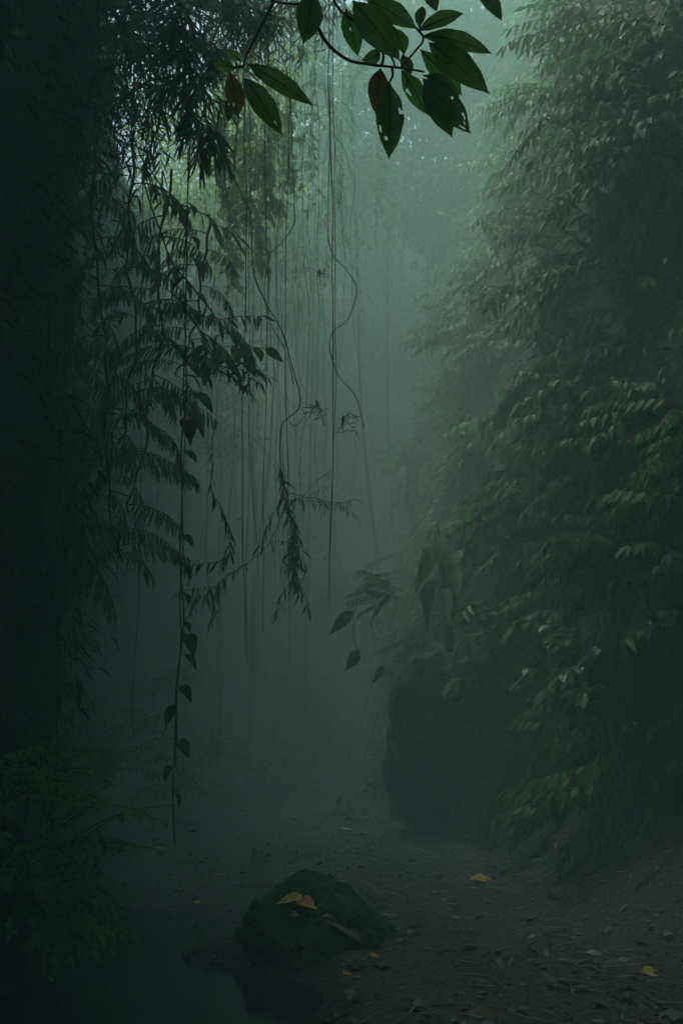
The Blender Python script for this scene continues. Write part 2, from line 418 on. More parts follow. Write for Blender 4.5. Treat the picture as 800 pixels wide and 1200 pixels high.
# ------------------------------------------------------------------ trees
def tree(name, label, base, top, trunk_r, blobs, leaf, wid, n_leaf, mat, kinds, group=None, droop=.4, bend=.4, clump=.38):
    """Tapered trunk, limbs to each leafy mass (x, y, z, radius), leaves in small clumps through its volume."""
    base, top = np.array(base, float), np.array(top, float)
    tr, cr, limbs = MB(), MB(), []; lf = Leaves()
    mid = (base + top) / 2 + rng.normal(0, bend, 3) * [1, 1, .2]
    path = smooth_path([base, base + (mid - base) * .5 + rng.normal(0, bend * .3, 3), mid, top], 26)
    tube(tr, path, taper(26, trunk_r, trunk_r * .3, .8) * (1 + .35 * np.exp(-np.linspace(0, 1, 26) * 14)), 10)
    for bx, by, bz, br in blobs:
        c = np.array([bx, by, bz], float)
        k = int(np.clip(12 + rng.integers(-4, 11), 0, 25)); k = int(np.argmin(np.linalg.norm(path - (c - [0, 0, br * .8]), axis=1)))
        s = path[k]
        lb = MB(); limbs.append(lb)
        lp = smooth_path([s, s + (c - s) * .5 + UP * .15 * np.linalg.norm(c - s), c], 12)
        tube(lb, lp, taper(12, trunk_r * .35, .015), 6)
        nt = max(6, int(n_leaf * br ** 2 / sum(b[3] ** 2 for b in blobs) / 14))
        for t in range(nt):
            v = unit(rng.normal(0, 1, 3)) * br * rng.uniform(.25, 1.05) ** .6 * [1, 1, .75]
            e = c + v
            if t % 3 == 0:
                tube(lb, smooth_path([c, c + v * .55 + UP * .1, e], 5), taper(5, .018, .006), 4)
            for q in range(14):
                p = e + rng.normal(0, clump, 3) * [1, 1, .6]
                d = unit(rng.normal(0, 1, 3) * [1, 1, .5] + np.array([0, 0, -droop]))
                lf.add(p, d, UP + rng.normal(0, .5, 3), leaf * rng.uniform(.6, 1.2), wid * rng.uniform(.7, 1.2))
    lf.put(cr, kinds)
    return plant(name, label, 'tree', base, [('trunk', tr, M['bark'])] + [('limb', lb, M['bark']) for lb in limbs] + [('crown', cr, M[mat])], group)

G = 'trees closing the far end of the gorge'
far = [  # px, depth, top px y, crown radius, material, label
    (262, 25, 60, 1.5, 'leaf_mid', 'far tree with slim trunk beside the dark hanging branches'),
    (303, 25, 185, 1.5, 'leaf_extra_lit', 'far tree with the brightest yellow green crown behind the hanging roots'),
    (345, 29, 130, 1.6, 'leaf_mid', 'far tree in thin mist straight below the small gap of white sky'),
    (398, 27, 150, 1.3, 'leaf_lit', 'far slender tree behind the hanging lance shaped leaves'),
    (428, 29, 230, 1.4, 'leaf_lit', 'far tree in mist with fresh green crown, right of the looped liana'),
    (470, 32, 90, 1.7, 'leaf_mid', 'tall far tree almost lost in mist below the big dark leaves'),
    (235, 23, 250, 1.3, 'leaf_mid', 'tree with drooping green crown behind the leafy hanging stem'),
    (420, 33, 40, 1.8, 'leaf_mid', 'tallest far tree, its crown reaching the dark leaf cluster'),
    (520, 31, 40, 1.9, 'leaf_mid', 'far tree in mist between the big leaf cluster and right cliff'),
    (540, 29, 190, 1.6, 'leaf_mid', 'far tree in mist half hidden by the right cliff'),
    (490, 34, 180, 1.8, 'leaf_mid', 'faintest far tree, hardly visible in the thickest mist'),
    (290, 32, 20, 1.6, 'leaf_mid', 'far tree whose crown edges the left side of the sky gap'),
]
for px, Y, py, cr, mat, lab in far:
    c = at(px, py, Y); c[2] = min(c[2], 20.0); b = np.array([c[0] + rng.normal(0, .4), Y + .3, 0]); b[2] = ground_z(b[0], b[1]) - .2
    blobs = []
    for k in range(10):
        blobs.append((c[0] + rng.normal(0, cr * .75), Y + rng.normal(0, cr * .6), c[2] - cr * .4 - k * cr * .55 + rng.normal(0, .6), cr * rng.uniform(.45, .8) * (1 - .05 * k)))
    tree('forest_tree', lab, b, c, .11, blobs, .26, .10, 3600, mat, B_LOW, G, clump=.42)

for (px, Y, py, lab) in [(470, 21, 10, 'tree rooted on the right cliff edge, thin misty crown above the hanging leaf cluster'), (560, 20, 30, 'tree rooted on the right cliff edge right of the hanging leaf cluster')]:
    c = at(px, py, Y); b = np.array([wallR(Y, 9) + .4, Y, 8.5])
    tree('ledge_tree', lab, b, c, .1, [(c[0] + rng.normal(0, 1.0), Y + rng.normal(0, .8), c[2] + rng.uniform(-1.8, 1.2), .7) for k in range(9)], .2, .07, 3200, 'leaf_mid', B_LOW, 'trees closing the far end of the gorge', clump=.4)

for (px, Y, py, cr, mat, lab) in [(325, 21, 70, .8, 'leaf_mid', 'slim misty tree whose crown hangs just below the sky gap'), (372, 22, 90, .8, 'leaf_lit', 'slim pale tree behind the twin dark roots'), (418, 21, 60, .8, 'leaf_mid', 'slim misty tree behind the yellowing leaf of the big cluster'),
                                  (455, 23, 130, .9, 'leaf_mid', 'slim misty tree below the longest leaf of the big cluster'), (505, 22, 120, .9, 'leaf_mid', 'slim misty tree below the leaf riddled with holes'), (498, 21, 190, 1.0, 'leaf_mid', 'slim misty tree lower down in the gap beside the right cliff'), (528, 20, 120, .9, 'leaf_mid', 'slim misty tree touching the brightest tiered shrub'), (268, 20, 140, .8, 'leaf_extra_lit', 'slim tree with bright crown between leafy creepers and dense dark branch')]:
    c = at(px, py, Y); b = np.array([c[0] + rng.normal(0, .3), Y + .3, 0]); b[2] = ground_z(b[0], b[1]) - .2
    tree('forest_tree', lab, b, c, .055, [(c[0] + rng.normal(0, .75), Y + rng.normal(0, .7), c[2] - rng.uniform(-1.6, 3.0), cr * rng.uniform(.6, 1)) for k in range(10)], .2, .075, 3000, mat, B_LOW, 'trees closing the far end of the gorge', clump=.35)

# two big trees rooted on the cliff ledges, boughs over the gorge; second unseen, added for shade
hb_ = []
for k in range(15):
    px, py, Y = [(70, 15, 8.2), (120, 50, 8.6), (170, 20, 8.0), (215, 40, 8.8), (260, 15, 9.2), (310, 25, 9.6), (100, 130, 7.8), (40, 90, 7.2),
                 (150, 110, 8.4), (60, 200, 7.6), (250, -60, 9.5), (170, -70, 8.3), (90, -70, 7.6), (330, -50, 9.8), (20, 10, 7.0)][k]
    p = at(px, py, Y); hb_.append((*p, .62 if py >= 0 else 1.0))
tree('ledge_tree', 'dark tree leaning from the left cliff, narrow leaves over the gorge', (-2.9, 8.6, 3.2), at(60, -60, 8.3), .2, hb_,
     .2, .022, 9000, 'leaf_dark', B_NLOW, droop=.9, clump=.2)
blobs = [(x + rng.normal(0, .3), y + rng.normal(0, .3), 10.6 + rng.normal(0, .4) + .12 * abs(x), 1.35) for y in (-7, -4.6, -2.2, .2, 2.6, 5.0) for x in (-3.4, -1.2, 1.0, 3.2) if not (x > 2 and y > 1) and not (x < 0 and y > 4)]  # crown gaps left open to let light onto both banks
blobs += [(-3.4, 6.8, 11.2, 1.0)]
tree('shade_canopy_tree', 'unseen broad canopy tree above the viewer, added to shade the near mist', (4.6, 1.0, 6.5), (1.5, 1.2, 11.3), .3, blobs, .36, .17, 16000, 'leaf_dark', B_LOW, clump=.5)  # out-of-view crown, built to darken the mist close to the camera

# ------------------------------------------------------------------ right wall: shrubs growing out of the rock
G = 'shrubs growing out of the right cliff'
shr = [  # px, py, size, material, label
    (640, 12, 1.25, 'leaf_lit', 'pale green shrub at the top of right cliff, arching fine sprays'),
    (708, 25, 1.2, 'leaf_mid', 'shrub with a long bare tendril near the right cliff top'),
    (770, 50, 1.2, 'leaf_mid', 'dim shrub hugging the cliff in the upper right corner'),
    (655, 88, 1.2, 'leaf_lit', 'misty shrub just below the topmost pale sprays of right cliff'),
    (730, 105, 1.2, 'leaf_mid', 'shrub with rounder leaves below the bare tendril'),
    (785, 150, 1.2, 'leaf_mid', 'shadowed shrub below the upper right corner shrub'),
    (598, 120, 1.0, 'leaf_mid', 'faint thin shrub in mist right of the big overhanging leaves'),
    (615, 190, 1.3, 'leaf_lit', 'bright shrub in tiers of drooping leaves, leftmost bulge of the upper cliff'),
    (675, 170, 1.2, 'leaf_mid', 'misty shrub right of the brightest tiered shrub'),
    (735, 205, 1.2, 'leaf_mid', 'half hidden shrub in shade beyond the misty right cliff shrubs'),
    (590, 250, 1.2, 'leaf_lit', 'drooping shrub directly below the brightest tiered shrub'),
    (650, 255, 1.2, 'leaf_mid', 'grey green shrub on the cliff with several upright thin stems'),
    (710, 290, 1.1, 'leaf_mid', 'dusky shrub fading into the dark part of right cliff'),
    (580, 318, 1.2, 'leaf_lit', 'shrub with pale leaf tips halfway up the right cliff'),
    (640, 330, 1.1, 'leaf_mid', 'dim shrub right of the halfway pale tipped one'),
    (553, 385, 1.1, 'leaf_mid', 'hanging shrub whose rounded leaves stand out against the mist'),
    (600, 390, 1.0, 'leaf_mid', 'shrub with downward sprays above the small pale leaf pair'),
    (535, 455, 1.0, 'leaf_mid', 'faint shrub at the edge of mist, level with the leafy vine cluster'),
    (570, 490, .9, 'leaf_lit', 'small shrub with a few pale rounded leaves'),
    (660, 410, 1.0, 'leaf_dark', 'dark sparse shrub in the middle of right cliff'),
    (745, 375, 1.0, 'leaf_dark', 'nearly black shrub high on the shaded right cliff'),
    (610, 560, .9, 'leaf_dark', 'dark shrub with a pale curved spray above the boulder plants'),
    (655, 505, .8, 'leaf_mid', 'single layered spray shrub on the dark cliff'),
    (705, 535, .8, 'leaf_mid', 'small shrub with level sprays left of the fresh green branch'),
    (640, 640, .8, 'leaf_mid', 'dim shrub above the glossy leaved bush'),
    (690, 455, .9, 'leaf_mid', 'layered shrub below the dark sparse shrub of right cliff'),
    (625, 470, .9, 'leaf_lit', 'shrub with lit upper sprays right of the few pale rounded leaves'),
    (755, 470, .8, 'leaf_mid', 'small shrub behind the top of the fresh green shrub'),
    (590, 610, .8, 'leaf_lit', 'small lit shrub right above the broad leaved plant'),
    (680, 690, .8, 'leaf_lit', 'lit shrub just behind the widest glossy bush'),
    (770, 660, .8, 'leaf_mid', 'shrub between the fresh green shrub and the wet leaved glossy bush'),
    (725, 620, .8, 'leaf_dark', 'dark shrub between fresh green branch and glossy bush'),
    (505, 420, 1.0, 'leaf_mid', 'faint shrub farthest back along the right cliff, deep in mist'),
    (490, 520, 1.0, 'leaf_mid', 'misty shrub above the layered fern of the huge boulder'),
    (480, 330, 1.0, 'leaf_mid', 'faintest high shrub on the distant end of right cliff'),
]
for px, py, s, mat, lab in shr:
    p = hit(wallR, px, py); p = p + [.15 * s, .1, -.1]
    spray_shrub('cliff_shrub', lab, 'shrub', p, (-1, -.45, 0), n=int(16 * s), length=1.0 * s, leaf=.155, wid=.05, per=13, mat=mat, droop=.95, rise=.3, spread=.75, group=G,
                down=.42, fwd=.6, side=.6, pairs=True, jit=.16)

# leaves that clothe the slope at the far end
lf, mb = Leaves(), MB()
while len(lf.P) < 16000:
    x, y = rng.uniform(-8, 8), rng.uniform(22.5, 35)
    if noise.noise(Vector((x * .6, y * .6, 2))) < -.2: continue
    z = ground_z(x, y) + abs(rng.normal(.3, .5))
    for q in range(3): lf.add(np.array([x, y, z]) + rng.normal(0, .2, 3), rng.normal(0, 1, 3) + [0, -.5, -.3], UP + rng.normal(0, .4, 3), .28 * rng.uniform(.5, 1.2), .11)
lf.put(mb, B_LOW); tag(mb.build('undergrowth', M['leaf_mid']), 'mass of green growth on the steep slope closing the gorge', kind='stuff')

# leaves that clothe the two rock walls as one mass
def wall_cover(name, label, wall, sgn, n, ylo, yhi, zhi, leaf, wid, mat, kinds, mind=.25):
    lf = Leaves(); mb = MB()
    while len(lf.P) < n:
        y = ylo + (yhi - ylo) * rng.random(); z = .4 + zhi * rng.random()
        if noise.noise(Vector((y * .8, z * .8, 9 * sgn))) < -mind: continue
        x = wall(y, z) - sgn * abs(rng.normal(.06, .1))
        p = np.array([x, y, z])
        for q in range(3):
            d = unit(np.array([-sgn * .8, rng.normal(-.2, .6), -.55 + rng.normal(0, .35)]))
            lf.add(p + rng.normal(0, .09, 3), d, UP + np.array([-sgn * .4, 0, 0]) + rng.normal(0, .3, 3), leaf * rng.uniform(.5, 1.2), wid * rng.uniform(.7, 1.2))
    lf.put(mb, kinds); return tag(mb.build(name, M[mat]), label, kind='stuff')
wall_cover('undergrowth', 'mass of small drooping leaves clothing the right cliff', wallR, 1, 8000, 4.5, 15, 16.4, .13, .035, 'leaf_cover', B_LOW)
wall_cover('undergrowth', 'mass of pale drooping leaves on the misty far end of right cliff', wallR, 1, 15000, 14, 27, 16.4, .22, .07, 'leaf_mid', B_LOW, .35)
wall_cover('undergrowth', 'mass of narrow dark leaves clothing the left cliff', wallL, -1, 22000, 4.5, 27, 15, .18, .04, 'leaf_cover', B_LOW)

# ------------------------------------------------------------------ left: climbing palms hanging down the cliff
G = 'climbing palms hanging down the left cliff'
palms = [  # stem in picture points, distance, fronds (t along stem, picture side, size), label
    ([(58, 60), (52, 240), (60, 400), (70, 560), (66, 640)], 6.6, 11, .62, 'climbing palm with wavy bare stem nearest the left rim, almost black'),
    ([(105, 120), (112, 260), (120, 390), (128, 470), (126, 600), (150, 660)], 7.0, 16, .62, 'climbing palm ending in a broad dark frond over the pool bank'),
    ([(160, 150), (150, 260), (158, 380), (150, 470), (140, 520)], 7.2, 13, .60, 'climbing palm with layered fronds between the two darker palms'),
    ([(200, 200), (188, 300), (186, 400), (176, 470), (160, 560), (150, 600)], 7.6, 14, .58, 'climbing palm of comb like fronds beside the leafy hanging stem'),
    ([(245, 250), (236, 330), (224, 400), (206, 440)], 8.0, 8, .52, 'smallest climbing palm, partly behind the leafy hanging stem'),
]
for keys, d, nf, L, lab in palms:
    pts = px_path(keys, 40, d, .02); st = MB(); tube(st, pts, taper(40, .013, .008), 6)
    base = pts[0]; root = plant('climbing_palm', lab, 'palm', base, [('stem', st, M['stem'])], G)
    nf = int(nf * 1.5)
    for i in range(nf):
        t = .12 + .88 * i / (nf - 1); p = pts[int(t * 39)] - base
        az = (0 if i % 2 else math.pi) + rng.normal(-.35 if i % 2 else .35, .45)
        frond(root, FR_PALM[rng.integers(0, 4)], p, az, rng.normal(-.15, .25), L * rng.uniform(.75, 1.15))
root.parent = None

# broad dark frond, clearly seen on its own above the bank
# dark fine leaved branches hanging in front of the bright gap
def fine_branch(label, keys, d, twigs, leaf, n, spread=1.0, length=.5):
    st, lf, fm = MB(), Leaves(), MB(); pts = px_path(keys, 24, d, .01)
    tube(st, pts, taper(24, .012, .005), 6)
    for k in range(twigs):
        p = pts[int((.1 + .9 * k / (twigs - 1)) * 23)]
        dr = np.array([rng.normal(.0, .55) * spread, rng.normal(0, .5), -.5 + rng.normal(0, .3)])
        tp = arch(p, dr, length * rng.uniform(.5, 1.1), 7, 1.6, .2); tube(st, tp, taper(8, .005, .002), 4)
        dress(lf, tp, n, leaf, leaf * .085, t0=.15, fwd=.75, side=.65, down=.3, jit=.3)
    lf.put(fm, B_NARROW)
    return plant('hanging_branch', label, 'branch', pts[0], [('stem', st, M['bark']), ('foliage', fm, M['leaf_dark'])], 'fine leaved branches hanging over the gap')
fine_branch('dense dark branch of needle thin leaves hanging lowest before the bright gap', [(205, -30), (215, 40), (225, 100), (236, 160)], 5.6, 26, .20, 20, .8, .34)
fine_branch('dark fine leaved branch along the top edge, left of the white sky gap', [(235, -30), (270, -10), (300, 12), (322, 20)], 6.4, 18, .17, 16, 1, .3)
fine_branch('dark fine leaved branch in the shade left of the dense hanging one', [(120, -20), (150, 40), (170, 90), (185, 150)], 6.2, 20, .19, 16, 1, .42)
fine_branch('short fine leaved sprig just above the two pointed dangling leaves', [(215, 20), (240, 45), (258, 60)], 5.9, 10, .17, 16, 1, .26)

# leafy stems: each leaf is a part
def leaf_obj(root, base, p, d, nrm, l, wdt, kind, mat, label=None, fine=None):
    lf, mb = Leaves(), MB(); lf.add(p, d, nrm, l, wdt); lf.put(mb, [kind if not isinstance(kind, list) else kind[rng.integers(0, len(kind))]])
    o = shift(mb, base).build('leaf', M[mat], root)
    if label: o['label'] = label
    return o
keys = [(222, 60), (222, 170), (221, 260), (218, 340), (217, 400), (216, 470), (214, 520), (214, 600), (212, 660), (213, 720), (210, 780), (206, 850), (205, 920), (204, 990)]
d = 6.2; pts = px_path(keys, 90, d, .008); st = MB(); tube(st, pts, taper(90, .006, .005), 6)
tw = px_path([(222, 100), (219, 300), (214, 430), (217, 560), (211, 690), (209, 800), (207, 900)], 70, d + .01, .012); tube(st, tw, .004, 5)
vine = plant('leafy_vine', 'long leafy hanging stem with dark heart shaped leaves, trailing lowest of all', 'vine', pts[0], [('stem', st, M['liana'])])
hl_ = [(234, 280, 1, 30), (240, 306, 1, 46), (234, 366, 1, 32), (226, 399, 1, 28), (230, 427, 1, 30), (206, 330, -1, 26), (228, 244, 1, 26), (219, 495, 1, 42), (238, 490, 1, 46), (250, 462, 1, 44),
       (228, 530, 1, 28), (233, 565, 1, 34), (223, 630, 1, 24), (222, 665, 1, 30), (220, 700, 1, 20), (219, 732, 1, 18), (225, 752, 1, 36), (231, 775, 1, 28), (221, 808, 1, 26), (200, 833, -1, 34), (217, 872, 1, 30), (196, 905, -1, 22), (210, 940, 1, 22)]
for px, py, sg, lp in hl_:
    lp *= .72
    tip = at(px + sg * 6, py + lp * .35, d - .05); k = int(np.argmin(np.abs(pts[:, 2] - (tip[2] + lp * d / F * .75)))); p0 = pts[k]
    pet = p0 + (tip - p0) * .35 + UP * .02
    s2 = MB(); tube(s2, smooth_path([p0, (p0 + pet) / 2 + UP * .015, pet], 5), .0025, 4)
    l = lp * d / F * 1.15
    lo = leaf_obj(vine, pts[0], pet, unit(tip - pet) + np.array([0, -.25, -.35]), UP + np.array([sg * .5, -.6, 0]) + rng.normal(0, .35, 3), l, l * .62, B_HEART, 'leaf_dark' if lp < 40 else 'leaf_mid')
    shift(s2, pts[0]).build('leaf_stalk', M['stem'], lo)

def leafy_branch(name, label, cat, keys, d, n, leaf, wid, mat, kinds, group=None, r=.008, twigs=0, **kw):
    st, lf, fm = MB(), Leaves(), MB(); pts = px_path(keys, 40, d, .012)
    tube(st, pts, taper(40, r, r * .5), 6); dress(lf, pts, n, leaf, wid, **kw)
    for k in range(twigs):
        i = rng.integers(8, 38); tp = arch(pts[i], unit(pts[i + 1] - pts[i]) + rng.normal(0, .7, 3), leaf * 2.2, 6, 1.2, .2)
        tube(st, tp, taper(7, r * .5, r * .25), 4); dress(lf, tp, 6, leaf * .85, wid * .85, **kw)
    lf.put(fm, kinds)
    return plant(name, label, cat, pts[0], [('stem', st, M['stem']), ('foliage', fm, M[mat])], group)
G = 'leafy branches reaching out beside the leafy stem'
leafy_branch('leafy_branch', 'branch with fresh green pointed leaves reaching right behind the leafy stem', 'branch', [(150, 150), (190, 220), (235, 250), (275, 275)], 7.6, 9, .25, .06, 'leaf_lit', B_LANCE, G, twigs=2, t0=.3)
leafy_branch('leafy_branch', 'long thin branch slanting down past the leafy stem, lance leaves', 'branch', [(165, 210), (200, 300), (235, 350), (265, 385), (285, 402), (298, 416)], 7.2, 14, .17, .05, 'leaf_mid', B_LANCE, G, twigs=5)
leafy_branch('leafy_branch', 'branch bearing large rounded leaves above the leaf cluster on leafy stem', 'branch', [(200, 340), (235, 385), (265, 420), (290, 425)], 6.8, 8, .19, .10, 'leaf_mid', B_OVATE, G, twigs=2, t0=.3)
leafy_branch('leafy_branch', 'thin branch with dark narrow leaves ending below the rounded leaves', 'branch', [(215, 440), (240, 440), (265, 430), (285, 450)], 7.0, 10, .15, .03, 'leaf_dark', B_LANCE, G, twigs=3)

# ------------------------------------------------------------------ hanging roots and lianas
G = 'aerial roots hanging in the gap'
roots = [  # x at top, x at bottom, bottom y, distance, radius, wobble, label
    (166, 162, 865, 8.2, .006, .02, 'thin root hanging over the left bank, left of the leafy stem'),
    (176, 180, 690, 8.6, .004, .02, 'very thin short root right beside the bank root'),
    (252, 247, 700, 8.8, .004, .03, 'thin root hanging just right of the leafy stem'),
    (262, 258, 560, 9.2, .003, .03, 'hair thin root ending above the leaf festoon'),
    (288, 287, 770, 9.0, .008, .012, 'dark straight root, thickest of the left bunch'),
    (292, 293, 780, 9.1, .005, .015, 'thin straight root close against the thick left bunch root'),
    (297, 300, 700, 9.6, .004, .03, 'wavy root in the left bunch ending in mist'),
    (303, 303, 640, 10.2, .003, .03, 'faint hair thin root between left bunch and middle bunch'),
    (311, 312, 740, 9.2, .007, .012, 'dark straight root on the left of the middle bunch'),
    (316, 322, 690, 9.4, .004, .03, 'thin root swaying away from its straight dark neighbour'),
    (322, 318, 610, 10., .003, .03, 'faint root crossing behind the middle bunch'),
    (327, 330, 720, 9.6, .004, .02, 'thin straight root left of the leafy festoon'),
    (338, 338, 780, 9.0, .007, .012, 'dark root running straight through the leafy festoon'),
    (344, 346, 660, 9.8, .003, .03, 'hair thin root just behind the leafy festoon'),
    (351, 349, 560, 10.4, .003, .04, 'faint short root above the leafy festoon'),
    (357, 357, 620, 9.7, .004, .03, 'thin root right of the leafy festoon'),
    (364, 368, 520, 10.5, .003, .04, 'faint root above the small tuft of thin leaves'),
    (372, 374, 610, 9.9, .004, .03, 'wavy thin root left of the twin dark roots'),
    (387, 389, 705, 8.8, .008, .01, 'dark straight root, left one of the twin pair'),
    (391, 392, 720, 8.9, .006, .012, 'dark straight root, right one of the twin pair'),
    (400, 398, 560, 10.3, .003, .04, 'hair thin root just right of the twin pair'),
    (412, 416, 600, 11., .003, .05, 'faint root in mist right of the looped liana'),
]
roots += [
    (282, 280, 600, 10.6, .003, .05, 'faint root left of the left bunch, near the fresh green leaves'), (290, 296, 560, 11.2, .003, .06, 'crooked hair thin root crossing the left bunch'),
    (306, 300, 500, 11.6, .003, .06, 'short crooked root between the left bunch roots, ending in mid air'), (315, 309, 520, 11.0, .003, .05, 'hair thin root leaning left across the middle bunch'),
    (325, 335, 480, 12.0, .003, .06, 'crooked faint root leaning right over the kinked liana'), (333, 326, 660, 10.8, .003, .05, 'faint long root just left of the thick festoon'),
    (347, 356, 500, 11.8, .003, .06, 'faint root leaning right below the sky gap'), (360, 352, 560, 11.3, .003, .06, 'crooked root crossing left behind the spiky tuft'),
    (379, 383, 640, 10.9, .003, .05, 'faint long root close left of the twin pair'), (395, 405, 470, 12.4, .003, .06, 'short crooked root inside the bulge of the looped liana')]
for xt, xb, yb, d, r, wb, lab in roots:
    k = [(xt + rng.normal(0, 3), -60), (xt + rng.normal(0, 2), 90), (xt + rng.normal(0, 1), 250), ((xt + xb) / 2 + rng.normal(0, 1.5), (250 + yb) / 2), (xb, yb)]
    pts = px_path(k, 60, d, wb * .6); mb = MB(); tt = np.linspace(0, 1, 60)
    pts[:, 0] += .035 * tt * np.sin(tt * rng.uniform(5, 11) + rng.uniform(0, 6)); pts[:, 1] += .05 * np.sin(tt * 6 + rng.uniform(0, 6))
    tube(mb, pts, taper(60, r, r * .45) * (1 + .25 * np.sin(tt * rng.uniform(30, 60)) * np.sin(tt * 17)), 5)
    for q_ in range(rng.integers(1, 5)):
        i = rng.integers(15, 52); L_ = rng.uniform(.2, .9)
        tube(mb, arch(pts[i], (rng.normal(0, .7), rng.normal(0, .5), -.5), L_, 8, 2.5, .25), taper(9, r * .4, .0012), 4)
    o = bpy.data.objects.new('aerial_root', shift(mb, pts[0]).mesh('aerial_root', M['liana'])); o.location = pts[0]; col.objects.link(o)
    tag(o, lab, 'root', G)
def liana(label, keys, d, r, n=90):
    pts = px_path(keys, n, d, .01); mb = MB(); tube(mb, pts, .6 * r * (1 + .18 * np.sin(np.linspace(0, 40, n))), 7)
    o = bpy.data.objects.new('liana', shift(mb, pts[0]).mesh('liana', M['liana'])); o.location = pts[0]; col.objects.link(o)
    return tag(o, label, 'liana', 'twisting lianas in the gap')
liana('thick liana winding from the left bunch into the leafy festoon', [(288, 60), (276, 190), (283, 228), (294, 256), (296, 318), (310, 350), (329, 383), (339, 418), (349, 457), (348, 480), (332, 497), (329, 519), (331, 560), (336, 590)], 8.9, .011)
liana('liana kinked like a question mark, crossing behind the thick winding one', [(340, 90), (344, 230), (341, 269), (328, 286), (316, 301), (310, 327), (312, 360), (326, 395), (335, 415), (343, 450)], 9.2, .008)
liana('looped liana bulging right of the twin dark roots', [(386, 90), (385, 230), (388, 292), (407, 318), (416, 340), (409, 373), (391, 389), (387, 412), (394, 438), (414, 461), (424, 483), (426, 500)], 9.1, .008)
liana('thin liana curving down left from the leafy festoon', [(336, 585), (328, 612), (312, 640), (290, 660), (262, 678), (240, 700)], 9.0, .006, 50)
liana('slack thin liana looping beside the bright yellow green crown', [(282, 120), (296, 200), (286, 250), (268, 236), (262, 210)], 9.4, .005, 50)
liana('slender tangled liana crossing the bright gap under the sky', [(352, 40), (344, 110), (352, 170), (330, 230), (322, 300)], 10., .005, 50)
liana('thin liana arching through the misty twigs right of the sky gap', [(372, 60), (352, 140), (378, 190), (396, 120), (420, 150)], 10.5, .004, 50)

G = 'leafy creepers trailing in the far part of the gap'
for px, yb, dd, lab in [(248, 300, 15, 'leafy creeper in the bright gap beside the dense dark branch'), (268, 380, 16, 'long leafy creeper trailing behind the leafy branches'), (283, 250, 14, 'short bright creeper left of the thick winding liana'),
                        (306, 330, 17, 'leafy creeper trailing behind the kinked liana'), (328, 260, 15, 'leafy creeper under the pointed dangling leaves'), (352, 360, 17, 'leafy creeper trailing straight below the sky gap'),
                        (367, 240, 14, 'twiggy creeper right below the sky gap'), (381, 330, 16, 'leafy creeper close left of the twin roots'), (404, 300, 15, 'leafy creeper inside the bulge of the looped liana'),
                        (424, 360, 17, 'misty leafy creeper right of the looped liana'), (441, 280, 16, 'misty creeper below the longest leaf of the big cluster'), (458, 330, 18, 'faintest creeper, nearest the right cliff')]:
    leafy_branch('leafy_creeper', lab, 'creeper', [(px + rng.normal(0, 14), -15), (px + rng.normal(0, 12), 60), (px + rng.normal(0, 9), 160), (px, yb)], dd, 40, .13, .06, 'leaf_extra_lit' if px < 340 else 'leaf_lit', B_LOW, G, r=.008, twigs=30, down=.35, jit=.8)
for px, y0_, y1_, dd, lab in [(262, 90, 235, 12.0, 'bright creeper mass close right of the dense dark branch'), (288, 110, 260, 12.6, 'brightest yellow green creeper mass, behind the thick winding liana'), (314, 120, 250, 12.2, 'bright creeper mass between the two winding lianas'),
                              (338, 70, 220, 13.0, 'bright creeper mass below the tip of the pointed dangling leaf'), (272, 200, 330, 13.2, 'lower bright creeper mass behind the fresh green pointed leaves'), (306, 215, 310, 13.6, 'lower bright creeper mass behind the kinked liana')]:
    leafy_branch('creeper_mass', lab, 'creeper', [(px - 8, y0_ - 150), (px + 5, y0_), (px - 4, (y0_ + y1_) / 2), (px + 3, y1_)], dd, 70, .13, .07, 'leaf_extra_lit', B_LOW, 'bright creeper masses hanging in the gap', r=.007, twigs=70, down=.3, jit=.9, t0=.4)  # these creepers carry the sunlit patch in their leaf colour
G = 'leafy festoons hung on the roots'
fe = dict(fwd=.55, side=.6, down=.75, jit=.3, t0=.02)
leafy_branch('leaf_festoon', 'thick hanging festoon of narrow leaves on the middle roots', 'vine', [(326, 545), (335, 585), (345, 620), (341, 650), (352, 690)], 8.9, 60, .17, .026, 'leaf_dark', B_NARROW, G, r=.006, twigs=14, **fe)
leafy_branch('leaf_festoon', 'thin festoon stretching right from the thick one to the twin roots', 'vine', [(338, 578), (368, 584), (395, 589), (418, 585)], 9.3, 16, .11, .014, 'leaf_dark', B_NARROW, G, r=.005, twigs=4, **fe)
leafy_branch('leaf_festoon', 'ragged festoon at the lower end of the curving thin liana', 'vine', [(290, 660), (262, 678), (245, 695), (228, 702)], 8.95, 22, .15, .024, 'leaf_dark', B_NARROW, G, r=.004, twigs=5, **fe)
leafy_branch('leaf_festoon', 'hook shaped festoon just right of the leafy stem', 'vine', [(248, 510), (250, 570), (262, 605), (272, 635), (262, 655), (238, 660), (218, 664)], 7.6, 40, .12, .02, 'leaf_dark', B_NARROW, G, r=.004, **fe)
def tuft(label, px, py, d, n, l):
    p = at(px, py, d); lf, mb, st = Leaves(), MB(), MB()
    for k in range(5):
        w_ = arch(p, rng.normal(0, 1, 3) * [1, 1, .5], l * rng.uniform(.6, 1.6), 6, 2.2, .5); tube(st, w_, taper(7, .004, .0015), 4)
        for j in range(n // 3):
            q_ = w_[rng.integers(1, 7)]; lf.add(q_, rng.normal(0, 1, 3) + [0, 0, -.5], rng.normal(0, 1, 3), l * rng.uniform(.25, .6), l * .05)
    lf.put(mb, B_NARROW); tube(st, [p + [0, 0, .04], p, p - [0, 0, .04]], [.012, .018, .008], 6)
    return plant('tufted_epiphyte', label, 'plant', p, [('base', st, M['stem']), ('foliage', mb, M['leaf_dark'])], 'small tufts of thin leaves on the roots')
